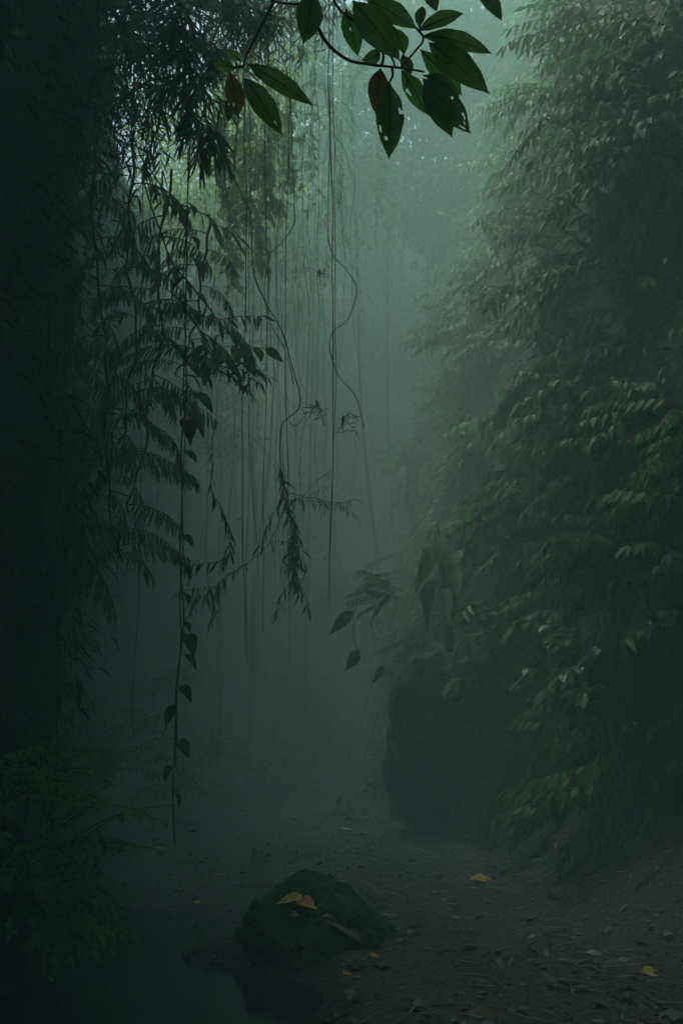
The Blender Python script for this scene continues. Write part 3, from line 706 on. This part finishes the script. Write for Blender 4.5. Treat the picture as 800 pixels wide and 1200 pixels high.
tuft('small spiky tuft of leaves left of the looped liana', 374, 320, 9.4, 18, .14)
tuft('spiky tuft beside the kink of the thick liana, level with leafy cluster', 371, 474, 9.2, 22, .2)
tuft('wispy tuft on the right of the twin roots', 402, 492, 9.0, 20, .2)
tuft('small star shaped tuft high in the bright gap', 311, 204, 9.3, 16, .13)

# ------------------------------------------------------------------ overhanging branch of large leaves close to the viewer
def big_leaf(root, base, b, t, d0, d1, wpx, mat, holes=0, face=0., label=None, droop=.12):
    """A leathery pointed blade between two picture points; holes are eaten out of it."""
    B, T = at(*b, d0), at(*t, d1); X = T - B; L = np.linalg.norm(X); X = X / L
    view = unit(np.array([0, 0, CAM_Z]) - B); Z = unit(view - (view @ X) * X); Y = np.cross(Z, X)
    Z2 = Z * math.cos(face) + Y * math.sin(face); Y2 = np.cross(Z2, X)
    W = wpx * d0 / F / max(.45, math.cos(face)); nu_, nv_ = 26, 13; V = []
    s0, wv = rng.uniform(0, 9), rng.uniform(.01, .03)
    for i in range(nu_):
        u = i / (nu_ - 1); pr = max(.015, (math.sin(math.pi * u ** 1.12)) ** .8 * (1 - .25 * u ** 8)) if 0 < u < 1 else .015
        if u > .9: pr *= .6 + .4 * (1 - u) / .1
        for j in range(nv_):
            v = j / (nv_ - 1) * 2 - 1
            z = -droop * L * (u - .5) ** 2 * 4 * .5 + .10 * W * abs(v) * pr + wv * W * math.sin(u * 17 + s0 + v * 2) * abs(v) + .012 * W * math.sin(u * 60) * abs(v)
            V.append(B + X * L * u + Y2 * W * .5 * pr * v * (1 + .03 * math.sin(u * 23 + s0)) + Z2 * z)
    hs = [(rng.uniform(.35, .95), rng.uniform(-.8, .8), rng.uniform(.03, .09)) for _ in range(holes)]
    q = []
    for i in range(nu_ - 1):
        for j in range(nv_ - 1):
            cu, cv = (i + .5) / (nu_ - 1), ((j + .5) / (nv_ - 1)) * 2 - 1
            if any(math.hypot((cu - h[0]) * 1.4, (cv - h[1]) * .38) < h[2] * (.7 + .6 * abs(noise.noise(Vector((cu * 30, cv * 12, h[0] * 50))))) for h in hs): continue
            a = i * nv_ + j; q.append((a, a + nv_, a + nv_ + 1, a + 1))
    mb = MB(); mb.add(V, q); o = shift(mb, base).build('leaf', M[mat], root)
    rb = MB(); mid = [V[i * nv_ + nv_ // 2] + Z2 * .0006 for i in range(0, nu_, 2)]
    tube(rb, mid, taper(len(mid), .0022, .0006), 5); shift(rb, base).build('midrib', M['stem'], o)
    if label: o['label'] = label
    return o
def near_branch(label, twigs, leaves):
    st = MB()
    base = at(*twigs[0][0])
    for k, tw_ in enumerate(twigs):
        pts = smooth_path([at(*p) for p in tw_], 18); tube(st, pts, taper(18, .0055 if k == 0 else .004, .0025), 7)
    root = plant('overhanging_branch', label, 'branch', base, [('twig', st, M['bark'])], 'leafy branches overhanging close to the viewer')
    for a in leaves: big_leaf(root, base, *a)
D = 2.25
near_branch('overhanging branch with a big cluster of dark leathery leaves, some eaten by insects',
    [[(352, -40, 2.2), (374, 36, 2.2), (402, 67, 2.22), (430, 75, 2.25), (466, 79, 2.25), (497, 84, 2.25)],
     [(378, -40, 2.3), (395, 8, 2.3), (425, 30, 2.3), (448, 52, 2.27), (460, 70, 2.25), (463, 80, 2.25)],
     [(430, -40, 2.4), (462, 5, 2.38), (485, 30, 2.35), (496, 45, 2.33), (486, 60, 2.3), (470, 78, 2.26)],
     [(447, 77, 2.25), (449, 66, 2.25), (447, 58, 2.25)], [(459, 79, 2.25), (460, 88, 2.24), (455, 98, 2.22)],
     [(555, -40, 2.5), (560, -10, 2.5), (563, 0, 2.5)]],
    [((446, 78), (441, 132), 2.27, 2.24, 30, 'leaf_brown', 0, .2, 'yellowing leaf behind the longest hanging one', .1),
     ((457, 92), (456, 182), 2.22, 2.15, 36, 'leaf_near', 3, .1, 'longest leaf, hanging straight down with a bitten tip', .1),
     ((470, 80), (501, 133), 2.28, 2.28, 26, 'leaf_near_lit', 2, .2, None, .12),
     ((496, 92), (529, 157), 2.25, 2.2, 32, 'leaf_near', 1, .2, None, .12),
     ((493, 88), (549, 153), 2.22, 2.15, 36, 'leaf_near', 9, .1, 'dark leaf riddled with holes', .12),
     ((492, 56), (541, 110), 2.34, 2.34, 28, 'leaf_near_lit', 2, .25, 'bright green leaf in the middle of the cluster', .12),
     ((498, 44), (569, 104), 2.3, 2.2, 36, 'leaf_near', 1, .15, None, .16),
     ((494, 82), (537, 107), 2.24, 2.2, 15, 'leaf_near', 0, .5, None, .3),
     ((490, 36), (573, 57), 2.32, 2.25, 24, 'leaf_near', 0, .4, None, .25),
     ((488, 34), (542, 13), 2.34, 2.3, 20, 'leaf_near', 0, .5, None, .2),
     ((491, 32), (494, 6), 2.36, 2.36, 15, 'leaf_near', 0, .3, None, .1),
     ((500, 36), (544, 56), 2.36, 2.3, 14, 'leaf_near', 0, .5, None, .2),
     ((411, -4), (466, 66), 2.25, 2.2, 42, 'leaf_near', 0, .15, 'broadest leaf of the cluster', .14),
     ((427, -4), (486, 30), 2.3, 2.25, 28, 'leaf_near', 0, .3, None, .18),
     ((405, 8), (419, 63), 2.32, 2.3, 27, 'leaf_near_lit', 1, .2, 'bright green leaf at the left of the cluster', .1),
     ((367, -12), (357, 48), 2.2, 2.15, 36, 'leaf_near', 0, .15, None, .1),
     ((449, 60), (427, 72), 2.26, 2.26, 18, 'leaf_near', 0, .3, None, .7),
     ((499, -14), (511, 11), 2.35, 2.3, 18, 'leaf_near', 0, .3, None, .1),
     ((560, -16), (587, 19), 2.5, 2.45, 20, 'leaf_near', 0, .4, None, .2),
     ((472, 62), (480, 88), 2.3, 2.28, 16, 'leaf_near', 0, .4, None, .1),
     ((462, 30), (474, 62), 2.36, 2.34, 20, 'leaf_near_lit', 0, .5, None, .1)])
near_branch('smaller overhanging sprig of pointed leaves left of the big cluster, one turned brown',
    [[(318, -40, 2.5), (322, -5, 2.5), (306, 30, 2.45), (290, 62, 2.4), (284, 80, 2.4)], [(356, 5, 2.4), (335, 4, 2.45), (318, 1, 2.5)],
     [(284, 78, 2.4), (276, 79, 2.4), (272, 82, 2.4)]],
    [((286, 70), (363, 119), 2.4, 2.3, 24, 'leaf_near', 0, .2, None, .14),
     ((284, 86), (329, 154), 2.4, 2.32, 30, 'leaf_near', 1, .15, None, .12),
     ((270, 83), (279, 135), 2.4, 2.38, 25, 'leaf_brown', 1, .2, 'brown yellow leaf hanging from the sprig', .08),
     ((276, 79), (250, 76), 2.42, 2.4, 14, 'leaf_near', 0, .2, None, .3),
     ((266, 118), (268, 142), 2.42, 2.4, 10, 'leaf_near', 0, .3, None, .1),
     ((296, 82), (311, 93), 2.42, 2.4, 9, 'leaf_near', 0, .4, None, .2),
     ((282, 72), (266, 58), 2.44, 2.42, 12, 'leaf_near', 0, .4, None, .2)])

# ------------------------------------------------------------------ boulders
def boulder_mesh(c, rad, seed, prof=None, pw=2.6, amp=.16, nu_=72, nv_=48, fr=1.6):
    V = []
    for i in range(nu_):
        for j in range(nv_):
            a = 2 * math.pi * i / nu_; b = -math.pi / 2 + math.pi * j / (nv_ - 1)
            v = Vector((math.cos(b) * math.cos(a), math.cos(b) * math.sin(a), math.sin(b)))
            k = (abs(v.x) ** pw + abs(v.y) ** pw + abs(v.z) ** pw) ** (-1 / pw)
            n1 = noise.fractal(v * fr + Vector((seed, 0, 0)), 1, 2, 3); n2 = noise.fractal(v * fr * 5 + Vector((0, seed, 0)), 1, 2, 4)
            s = k * (1 + amp * n1 + amp * .22 * n2)
            p = np.array([v.x * s * rad[0], v.y * s * rad[1], v.z * s * rad[2]])
            if prof: p[:2] *= prof(p[2] / rad[2])
            V.append(np.asarray(c) + p)
    q = [(i * nv_ + j, ((i + 1) % nu_) * nv_ + j, ((i + 1) % nu_) * nv_ + j + 1, i * nv_ + j + 1) for i in range(nu_) for j in range(nv_ - 1)]
    return V, q
BC = np.array([1.86, 12.8, 1.0])
V, q = boulder_mesh(BC, (1.34, 1.15, 1.40), 2.6, lambda z: .97 + .06 * math.sin((z + .1) * 2) - .1 * max(0, -z - .3), 2.7, .15, 120, 84, 1.5)
mb = MB(); mb.add(V, q); BIG = BVHTree.FromPolygons([tuple(v) for v in V], [tuple(f) for f in q])
bb = plant('boulder', 'huge dark upright boulder at the foot of right cliff, plants on top', 'boulder', (BC[0], BC[1], 0), [('rock', mb, M['rock'])])
SC = np.array([-.17, 6.6, -.12])
V, q = boulder_mesh(SC, (.52, .64, .43), 5.7, None, 1.9, .2, 130, 90, 1.4)
for v in V: v[0] += .35 * max(0, .2 - (v[2] - SC[2])) * (1 if v[0] > SC[0] else .3)
mb = MB(); mb.add(V, q); SMALL = BVHTree.FromPolygons([tuple(v) for v in V], [tuple(f) for f in q])
mossy = plant('mossy_boulder', 'low mossy boulder at the edge of the dark pool with fallen leaves on it', 'boulder', (SC[0], SC[1], -.2), [('rock', mb, M['rock'])])
lf = Leaves(); mm = MB()
Va = np.array(V)
for k in range(26000):
    a, b = rng.uniform(-.75, .75, 2)
    loc, nor, _, _ = SMALL.ray_cast(Vector((SC[0] + a, SC[1] + b, 2)), Vector((0, 0, -1)))
    if loc is None or loc.z < WATER_Z + .1: continue
    dens = noise.noise(loc * 4 + Vector((3, 3, 0))) + .8 * nor.z
    if dens < .25: continue
    lf.add(np.array(loc) - np.array(nor) * .003, np.array(nor) * .8 + rng.normal(0, .55, 3), rng.normal(0, 1, 3), rng.uniform(.008, .018), rng.uniform(.004, .008))
lf.put(mm, B_NLOW)
o = shift(mm, (SC[0], SC[1], -.2)).build('moss', M['moss'], mossy)

# ------------------------------------------------------------------ plants on and around the big boulder
d = 10.8; base = at(528, 748, 11.75); base[1] = 11.95
bp_ = plant('broadleaf_plant', 'plant with large drooping paddle shaped leaves on top of the huge boulder', 'plant', base, [])
cr_ = MB(); tube(cr_, [base - UP * .15, base + UP * .05, base + UP * .25], [.05, .06, .03], 8); shift(cr_, base).build('stem', M['stem'], bp_)
for (bx, by, tx, ty, wp, mat) in [(520, 630, 508, 668, 20, 'leaf_mid'), (545, 622, 536, 668, 24, 'leaf_lit'), (570, 630, 570, 660, 22, 'leaf_lit'), (556, 672, 562, 706, 20, 'leaf_lit'), (522, 690, 502, 728, 18, 'leaf_mid'),
                                  (506, 640, 492, 676, 20, 'leaf_lit'), (590, 618, 600, 650, 18, 'leaf_lit'), (545, 615, 560, 600, 16, 'leaf_mid'), (505, 680, 490, 720, 18, 'leaf_dark'), (590, 650, 605, 690, 18, 'leaf_mid'), (530, 660, 525, 700, 20, 'leaf_mid'), (560, 612, 578, 634, 17, 'leaf_lit'), (515, 655, 500, 684, 17, 'leaf_lit'), (580, 668, 592, 700, 18, 'leaf_lit'), (540, 645, 528, 676, 18, 'leaf_lit'), (550, 690, 540, 722, 17, 'leaf_mid'), (576, 700, 572, 730, 16, 'leaf_lit'), (512, 612, 496, 634, 16, 'leaf_lit')]:
    B, T = at(bx, by, d + rng.normal(0, .2)), at(tx, ty, d - .15)
    l = np.linalg.norm(T - B)
    o = leaf_obj(bp_, base, B, T - B + [rng.normal(0, .12), rng.normal(-.12, .12), rng.normal(.08, .1)], np.array([rng.normal(0, .5), -.35, 1.2]), l, wp * d / F, [blade('ovate', .25, .5), blade('lance', .3, .5), blade('lance', .5, .4)], mat)
    pm = MB(); tube(pm, smooth_path([base + UP * .2, (base + B) / 2 + UP * .25, B], 10), taper(10, .012, .006), 5); shift(pm, base).build('leaf_stalk', M['stem'], o)
fern = plant('boulder_fern', 'fern with layered fronds stretching left from the huge boulder into mist', 'fern', at(466, 712, 12.4), [])
for k in range(11):
    frond(fern, FR_FERN[k % 2], (rng.normal(0, .06), rng.normal(0, .06), .1 + .06 * k * rng.random()), math.pi + rng.normal(.1, .55), .5 - .1 * k + rng.normal(0, .1), rng.uniform(.5, .8))
fern2 = plant('boulder_fern', 'low fern hanging over the shaded top edge of the huge boulder', 'fern', at(500, 752, 12.2), [])
for k in range(9):
    frond(fern2, FR_FERN[k % 2], (rng.normal(0, .1), rng.normal(0, .06), 0), math.pi * 1.3 + rng.normal(0, .8), rng.normal(.1, .3), rng.uniform(.3, .5))
for (px, py, dd, nf, s_, lab) in [(545, 735, 11.5, 12, .5, 'dense fern in shade on the front of the huge boulder'), (590, 745, 10.9, 12, .5, 'fern spilling down between the huge boulder and glossy bushes')]:
    b = at(px, py, dd); f_ = plant('boulder_fern', lab, 'fern', b, [])
    for k in range(nf): frond(f_, FR_FERN[k % 2], rng.normal(0, .08, 3) * [1, .6, .5], rng.uniform(math.pi * .75, math.pi * 2.1), rng.normal(.35, .35), s_ * rng.uniform(.6, 1.1))
tp = px_path([(468, 700, 12.4), (440, 705, 11.8), (418, 712, 11.6), (413, 735, 11.5), (418, 760, 11.5)], 24, 11.5, .01); st = MB(); tube(st, tp, .005, 5)
dang = plant('drooping_twig', 'thin drooping twig with three dark hanging leaves left of the huge boulder', 'twig', tp[0], [('twig', st, M['liana'])])
for (bx, by, tx, ty, wp) in [(412, 716, 391, 737, 15), (421, 762, 407, 783, 14), (449, 780, 440, 797, 9)]:
    B, T = at(bx, by, 11.5), at(tx, ty, 11.4)
    if bx == 449:
        s2 = MB(); tube(s2, smooth_path([tp[0], at(455, 740, 11.9), B], 10), .004, 4); shift(s2, tp[0]).build('side_twig', M['liana'], dang)
    else:
        s2 = MB(); tube(s2, [tp[int(np.argmin(np.linalg.norm(tp - B, axis=1)))], B], .004, 4); shift(s2, tp[0]).build('leaf_stalk', M['liana'], dang)
    leaf_obj(dang, tp[0], B, T - B, np.array([.3, -1, .3]), np.linalg.norm(T - B) * 1.1, wp * 11.5 / F, B_LANCE, 'leaf_dark')

# ------------------------------------------------------------------ right bank: glossy bushes and sprays
def glossy_bush(label, bpx, bd, tips, d, leaf, wid, mat='leaf_gloss'):
    base = at(*bpx, bd); base[2] = max(ground_z(base[0], base[1]) - .05, base[2] - 3)
    root = plant('glossy_bush', label, 'bush', base, [], 'glossy leaved bushes on the right bank')
    for (px, py) in tips:
        T = at(px, py, d + rng.normal(0, .35)); st, lf, fm = MB(), Leaves(), MB()
        m1 = base + (T - base) * .5 + UP * .25 * np.linalg.norm(T - base)
        pts = smooth_path([base + rng.normal(0, .04, 3), m1, T + [.12, .05, .06], T], 18); tube(st, pts, taper(18, .011, .004), 5)
        dress(lf, pts[6:], 14, leaf * .9, wid * .9, t0=.1, fwd=.6, side=.75, down=.25, jit=.2); lf.put(fm, B_OVATE)
        b = shift(st, base).build('branch', M['stem'], root); shift(fm, base).build('foliage', M[mat], b)
    return root
glossy_bush('glossy bush whose big wet leaves catch light, at the right rim', (850, 900), 7.6, [(712, 715), (735, 702), (765, 690), (790, 684), (775, 722), (745, 735), (798, 715)], 7.4, .21, .11)
glossy_bush('glossy bush of flat layered leaves in front of the huge boulder, widest one', (790, 930), 8.2, [(625, 762), (645, 750), (672, 745), (655, 790), (690, 765), (640, 808), (675, 815), (712, 780), (730, 800), (600, 735), (610, 790), (660, 770), (690, 795), (725, 765), (745, 790), (640, 785), (705, 830)], 8.0, .22, .10)
glossy_bush('dim glossy bush between huge boulder and widest bush', (640, 960), 10.4, [(545, 716), (562, 722), (590, 735), (575, 760), (540, 755), (530, 800), (600, 775), (560, 790)], 10.4, .24, .11)
glossy_bush('low glossy bush at right rim below the two brighter ones', (840, 960), 7.2, [(775, 815), (790, 860), (770, 850), (795, 890), (740, 845)], 7.0, .17, .09)
def frond_bush(name, label, bpx, bd, spots, d, size, frs, group=None, az0=math.pi, mat_stem='stem'):
    base = at(*bpx, bd); st = MB(); root = tag(empty(name, base), label, 'shrub', group)
    for (px, py) in spots:
        T = at(px, py, d + rng.normal(0, .25)); B = base + rng.normal(0, .03, 3)
        pts = smooth_path([B, B + (T - B) * .5 + UP * .12 * np.linalg.norm(T - B), T], 14); tube(st, pts, taper(14, .009, .004), 5)
        for q_ in range(3):
            frond(root, frs[rng.integers(0, len(frs))], T - base - (pts[-1] - pts[-4]) * .6 * q_, az0 + rng.normal(.25, .5), rng.normal(-.05, .2), size * rng.uniform(.75, 1.15))
    shift(st, base).build('stem', M[mat_stem], root)
    return root
G = 'shrubs with combed sprays on the right bank'
frond_bush('spray_shrub', 'shrub with drooping comb like sprays low on the right bank', (735, 1015), 7.9, [(735, 880), (755, 888), (695, 900), (735, 925), (722, 950), (690, 965), (762, 960), (705, 880), (670, 905), (650, 930), (725, 975)], 7.6, .38, FR_LIT, G)
frond_bush('spray_shrub', 'shrub with many lit sprays filling the bank under the widest glossy bush', (770, 980), 8.0, [(690, 840), (665, 860), (720, 845), (745, 850), (770, 835), (640, 850), (700, 868), (780, 870), (655, 825)], 7.8, .36, FR_LIT, G)
frond_bush('spray_shrub', 'lower shrub with dull sprays just above the litter, beside the huge boulder', (655, 1005), 9.0, [(670, 930), (625, 935), (640, 950), (615, 955), (690, 975)], 8.8, .36, FR_WIDE, G)
frond_bush('spray_shrub', 'fresh green shrub with light tipped sprays at the right rim', (860, 610), 6.6, [(790, 488), (805, 510), (785, 528), (772, 552), (800, 560), (768, 580), (750, 576), (790, 470)], 6.4, .34, FR_LIT, G)
frond_bush('spray_shrub', 'shaded shrub with thin sprays above the fresh green one', (840, 480), 8.0, [(740, 455), (760, 430), (780, 440), (725, 485), (765, 470)], 8.0, .40, FR_WIDE, G)
frond_bush('spray_shrub', 'faint shrub with level sprays in the dark middle of the right bank', (760, 590), 9.4, [(670, 545), (690, 500), (640, 560), (710, 540), (660, 590), (725, 560)], 9.2, .42, FR_WIDE, G)

# ------------------------------------------------------------------ left bank bushes and misty ground plants
G = 'small leaved bushes on the left bank'
for (px, py, dd, s, mat, lab) in [(15, 905, 6.0, .62, 'leaf_mid', 'small leaved bush highest on the left bank, against the rim'),
                                  (62, 985, 6.3, .66, 'leaf_mid', 'small leaved bush with bright tips in the middle of left bank'),
                                  (70, 1060, 6.2, .48, 'leaf_mid', 'small leaved bush at the water edge of left bank'),
                                  (20, 1020, 5.7, .6, 'leaf_dark', 'dark small leaved bush below the highest left bank bush')]:
    b = at(px - 12, py + 25, dd)
    spray_shrub('bank_bush', lab, 'bush', b, (.55, -.6, .2), n=34, length=s, leaf=.08, wid=.034, per=15, mat='leaf_extra_lit' if mat == 'leaf_mid' else 'leaf_lit', droop=.9, rise=.7, spread=.9, group=G, thick=.006, down=.35)  # brighter leaf colours stand in for light missing on this bank
G = 'low plants in mist on the gorge floor'
for (px, py, dd, s, lab) in [(120, 880, 12, 1.0, 'low bushy plant in mist at the foot of left cliff, nearest one'), (150, 840, 15, 1.1, 'misty plant behind the nearest low one by the left cliff'),
                             (205, 905, 14, .7, 'low plant in mist around the end of the leafy stem'), (250, 870, 17, 1.0, 'misty low plant beneath the left bunch of roots'),
                             (300, 880, 19, 1.0, 'faint low plant beneath the middle roots'), (180, 790, 17, 1.0, 'faint plant on the left cliff foot above the other low ones'), (335, 905, 20, .7, 'farthest low plant, fading into mist beside the path of litter')]:
    b = at(px, py + 20, dd)
    spray_shrub('misty_plant', lab, 'plant', b, (.3, -.8, .3), n=18, length=s, leaf=.15, wid=.055, per=10, mat='leaf_mid', droop=1.0, rise=.9, spread=1.0, group=G, down=.4)

# ------------------------------------------------------------------ litter on the floor
lf, mb = Leaves(), MB()
while len(lf.P) < 14000:
    Y = 3.4 + 14 * rng.random() ** 1.6; x = rng.uniform(-2.6, 3.2); z = ground_z(x, Y)
    if z < WATER_Z + .015 or math.hypot((x - PUD[0]) / PUD[2], (Y - PUD[1]) / PUD[3]) < .9 or (x - SC[0]) ** 2 + (Y - SC[1]) ** 2 < .25: continue
    s = rng.choice([.025, .04, .06, .10], p=[.45, .32, .18, .05]) * rng.uniform(.7, 1.4); a = rng.uniform(0, 6.283)
    lf.add((x, Y, z + .004 + rng.random() * .012), (math.cos(a), math.sin(a), rng.normal(0, .25)), UP + rng.normal(0, .35, 3), s, s * rng.uniform(.12, .6))
lf.put(mb, B_LOW); tag(mb.build('leaf_litter', M['litter']), 'dark rotting leaf litter covering the gorge floor', kind='stuff')
mb = MB(); k = 0
while k < 900:
    Y = 3.4 + 9 * rng.random() ** 1.4; x = rng.uniform(-2.4, 3); z = ground_z(x, Y)
    if z < WATER_Z - .02 or math.hypot((x - PUD[0]) / PUD[2], (Y - PUD[1]) / PUD[3]) < .85: continue
    V, q = boulder_mesh((x, Y, z), np.array([1, .8, .5]) * rng.uniform(.008, .026), k * .7, None, 2.4, .2, 8, 6); mb.add(V, q); k += 1
tag(mb.build('gravel', M['pebble']), 'small wet stones scattered among the leaf litter', kind='stuff')
mb = MB(); k = 0
while k < 750:
    Y = 3.6 + 8 * rng.random() ** 1.5; x = rng.uniform(-2, 3); z = ground_z(x, Y)
    if z < WATER_Z + .01: continue
    a = rng.uniform(0, 6.28); l = rng.uniform(.04, .22); p = np.array([x, Y, z + .012]); dv = np.array([math.cos(a), math.sin(a), 0]) * l
    tube(mb, smooth_path([p - dv / 2, p + rng.normal(0, .01, 3), p + dv / 2], 5), taper(5, .0042, .002), 4); k += 1
tag(mb.build('litter', M['stick']), 'thin broken twigs scattered over the gorge floor', kind='stuff')

def fallen(label, px, py, lpx, az, mat, kind, ratio=.4, on=None, lift=.012, tilt=0., group='fallen leaves', name='fallen_leaf', curl=.25):
    if on is None: p = gp(px, py)
    else:
        loc, nor, _, dist = on.ray_cast(Vector((0, 0, CAM_Z)), Vector(ray(px, py)).normalized()); p = np.array(loc)
        lift += .01
    l = 1.25 * lpx * p[1] / F; mb, lf, st = MB(), Leaves(), MB()
    d_ = np.array([math.cos(az), math.sin(az), tilt]); p = p + UP * lift
    lf.add(-d_ * l / 2, d_, np.array([0, -.35, 1]) + rng.normal(0, .1, 3), l, l * ratio); lf.put(mb, [blade(kind, curl, .5, .02)])
    root = tag(empty(name, p), label, 'leaf', group); mb.build('blade', M[mat], root)
    tube(st, [-d_ * l / 2, -d_ * l * .62 + UP * .004, -d_ * l * .72 - UP * .004], [.0025, .002, .0015], 5); st.build('leaf_stalk', M['stick'], root)
    return root
FL = 'fallen leaves on the mossy boulder'
fallen('bright yellow lobed leaf on top of the mossy boulder', 338, 1057, 26, 2.9, 'yellow', 'ovate', .75, SMALL, group=FL)
fallen('orange brown leaf touching the yellow one on the mossy boulder', 362, 1062, 26, -.5, 'orange', 'ovate', .65, SMALL, group=FL)
fallen('small pale oval leaf on the front of the mossy boulder', 350, 1077, 18, .1, 'pale', 'ovate', .55, SMALL, group=FL, curl=.1)
fallen('curled grey brown dead leaf on the right shoulder of mossy boulder', 402, 1084, 34, -.6, 'dead', 'ovate', .75, SMALL, group=FL, curl=.5)
fallen('second dead leaf tucked behind the curled grey brown one', 392, 1078, 24, .6, 'dead', 'lance', .5, SMALL, group=FL, curl=.5)
FL = 'fallen leaves on the gorge floor'
for a in [('largest golden leaf lying on the litter right of the mossy boulder', 572, 1032, 36, .25, 'yellow', 'lance', .42),
          ('small ochre leaf curl behind the largest golden leaf', 577, 1001, 14, .6, 'orange', 'ovate', .5),
          ('tiny ochre leaf left of the largest golden leaf', 499, 1050, 11, 1.2, 'orange', 'ovate', .6),
          ('pale yellow green leaf with frayed ends at the right rim', 768, 1142, 26, .1, 'yellow', 'ovate', .55),
          ('tiny bright yellow scrap on a thin stick beside mossy boulder', 455, 1074, 9, .2, 'yellow', 'ovate', .6),
          ('small orange leaf below the tiny yellow scrap', 440, 1122, 11, .4, 'orange', 'ovate', .7),
          ('small round orange leaf at the foot of mossy boulder', 408, 1143, 10, .5, 'orange', 'ovate', .9),
          ('dull yellow leaf at the far edge of the pool', 237, 1060, 18, .2, 'yellow', 'lance', .4),
          ('grey upright leaf in the litter right of the golden leaf', 649, 1051, 22, 1.9, 'dead', 'ovate', .6),
          ('long pale dead leaf in the bottom litter', 502, 1180, 56, .75, 'pale', 'lance', .22),
          ('crumpled brown leaf at the bottom edge, right of the long pale one', 572, 1192, 34, .1, 'dead', 'ovate', .6),
          ('pale scrap of leaf just left of the frayed yellow green leaf', 737, 1128, 26, .15, 'pale', 'lance', .25),
          ('pale curled leaf above the scrap near the right rim', 700, 1120, 22, -.2, 'pale', 'lance', .35),
          ('brown leaf standing near the right rim', 760, 1081, 12, 1.4, 'orange', 'ovate', .6),
          ('thin pale leaf lying before the muddy puddle', 667, 1129, 30, 0, 'pale', 'lance', .14),
          ('greenish leaf beside the golden leaf', 582, 1043, 22, -.4, 'leaf_mid', 'lance', .4),
          ('pale narrow leaf below the small ochre curl', 598, 1012, 16, .2, 'pale', 'lance', .4),
          ('pale speck of leaf on the distant litter by the mist', 413, 974, 28, 0, 'pale', 'lance', .2),
          ('thin pale leaf far out on the litter left of mid path', 190, 995, 18, 0, 'pale', 'lance', .3),
          ('narrow pale leaf far out on the litter, nearer the mossy boulder', 262, 1027, 20, 0, 'pale', 'lance', .2)]:
    fallen(*a, group=FL)
wl = fallen('pale leaf floating on the pool near the left bank', 40, 1104, 18, .1, 'pale', 'ovate', .5, group='leaves floating on the pool', lift=.004, curl=.05)
fallen('tan leaf caught at the left bank bush above the pool', 41, 1037, 16, 1.4, 'orange', 'ovate', .5, group='leaves floating on the pool')
def stick(label, a, b, r, arc=.01):
    A, B = gp(*a) + UP * (r + .012), gp(*b) + UP * (r + .015); mb = MB(); pts = smooth_path([A, (A + B) / 2 + UP * arc + rng.normal(0, .008, 3), B], 16)
    tube(mb, pts, taper(16, r, r * .45), 6)
    o = bpy.data.objects.new('fallen_stick', shift(mb, A).mesh('fallen_stick', M['stick'])); o.location = A; col.objects.link(o); return tag(o, label, 'stick', 'fallen sticks on the litter')
for a in [('pale tapering stick left of the largest golden leaf', (523, 1056), (564, 1048), .008), ('shorter pale stick in line with the tapering one', (493, 1066), (516, 1062), .007),
          ('pale stick leaning in the litter right of the golden leaf', (633, 1035), (655, 1022), .009), ('thin straight straw beside the tiny yellow scrap', (405, 1079), (463, 1076), .003),
          ('thin straw below the one with the yellow scrap', (418, 1104), (455, 1106), .003), ('thin forked twig in the litter below the puddle', (557, 1160), (590, 1141), .003),
          ('short pale twig touching the forked one', (575, 1141), (592, 1140), .004), ('pale stick between puddle and frayed yellow green leaf', (655, 1130), (690, 1129), .004),
          ('long straw pointing at the frayed yellow green leaf', (705, 1138), (795, 1134), .004), ('thin bent straw at the right rim', (790, 1112), (812, 1112), .004),
          ('pale stick on the distant litter right of golden leaf', (745, 1067), (765, 1072), .004), ('short straw at the front edge of the muddy puddle', (592, 1104), (612, 1102), .004),
          ('pale stick in the bottom litter beside the long dead leaf', (478, 1196), (500, 1178), .006), ('thin straw right of the crumpled brown leaf', (625, 1156), (700, 1158), .003)]:
    stick(*a)
G = 'seedlings in the litter'
for (px, py, s, lab) in [(305, 1012, .13, 'small green seedling behind the mossy boulder'), (395, 962, .3, 'seedling in mist at the foot of huge boulder'), (350, 1006, .09, 'tiny seedling right behind the mossy boulder top'), (620, 965, .2, 'seedling under the dull sprays by the huge boulder'), (30, 1085, .16, 'seedling at the edge of the left pool bank')]:
    b = gp(px, py); spray_shrub('seedling', lab, 'seedling', b, (.1, -.3, .5), n=7, length=s, leaf=s * .5, wid=s * .2, per=4, mat='leaf_mid', droop=.35, rise=.7, spread=1.2, group=G, thick=.003, down=.3)
# ------------------------------------------------------------------ haze
bpy.context.view_layer.update()
ZTOP = max((o.matrix_world @ Vector(c)).z for o in col.objects if o.type == 'MESH' for c in o.bound_box) + .4
hb = MB()
x0, x1, y0, y1, z0, z1 = -40, 40, -16, 46, -1.8, ZTOP
hb.add([(x, y, z) for x in (x0, x1) for y in (y0, y1) for z in (z0, z1)],
       [(0, 1, 3, 2), (4, 6, 7, 5), (0, 4, 5, 1), (2, 3, 7, 6), (0, 2, 6, 4), (1, 5, 7, 3)])
hm, hn, hl = new_mat('haze')
ho = hn.new('ShaderNodeOutputMaterial'); hv = hn.new('ShaderNodeVolumePrincipled')
hv.inputs['Color'].default_value = (*HAZE_COLOR, 1); hv.inputs['Density'].default_value = HAZE_DENSITY; hv.inputs['Anisotropy'].default_value = HAZE_ANISO
hl.new(hv.outputs[0], ho.inputs['Volume'])
tag(hb.build('haze', hm, smooth=False), 'even pale mist filling the whole gorge', kind='stuff')
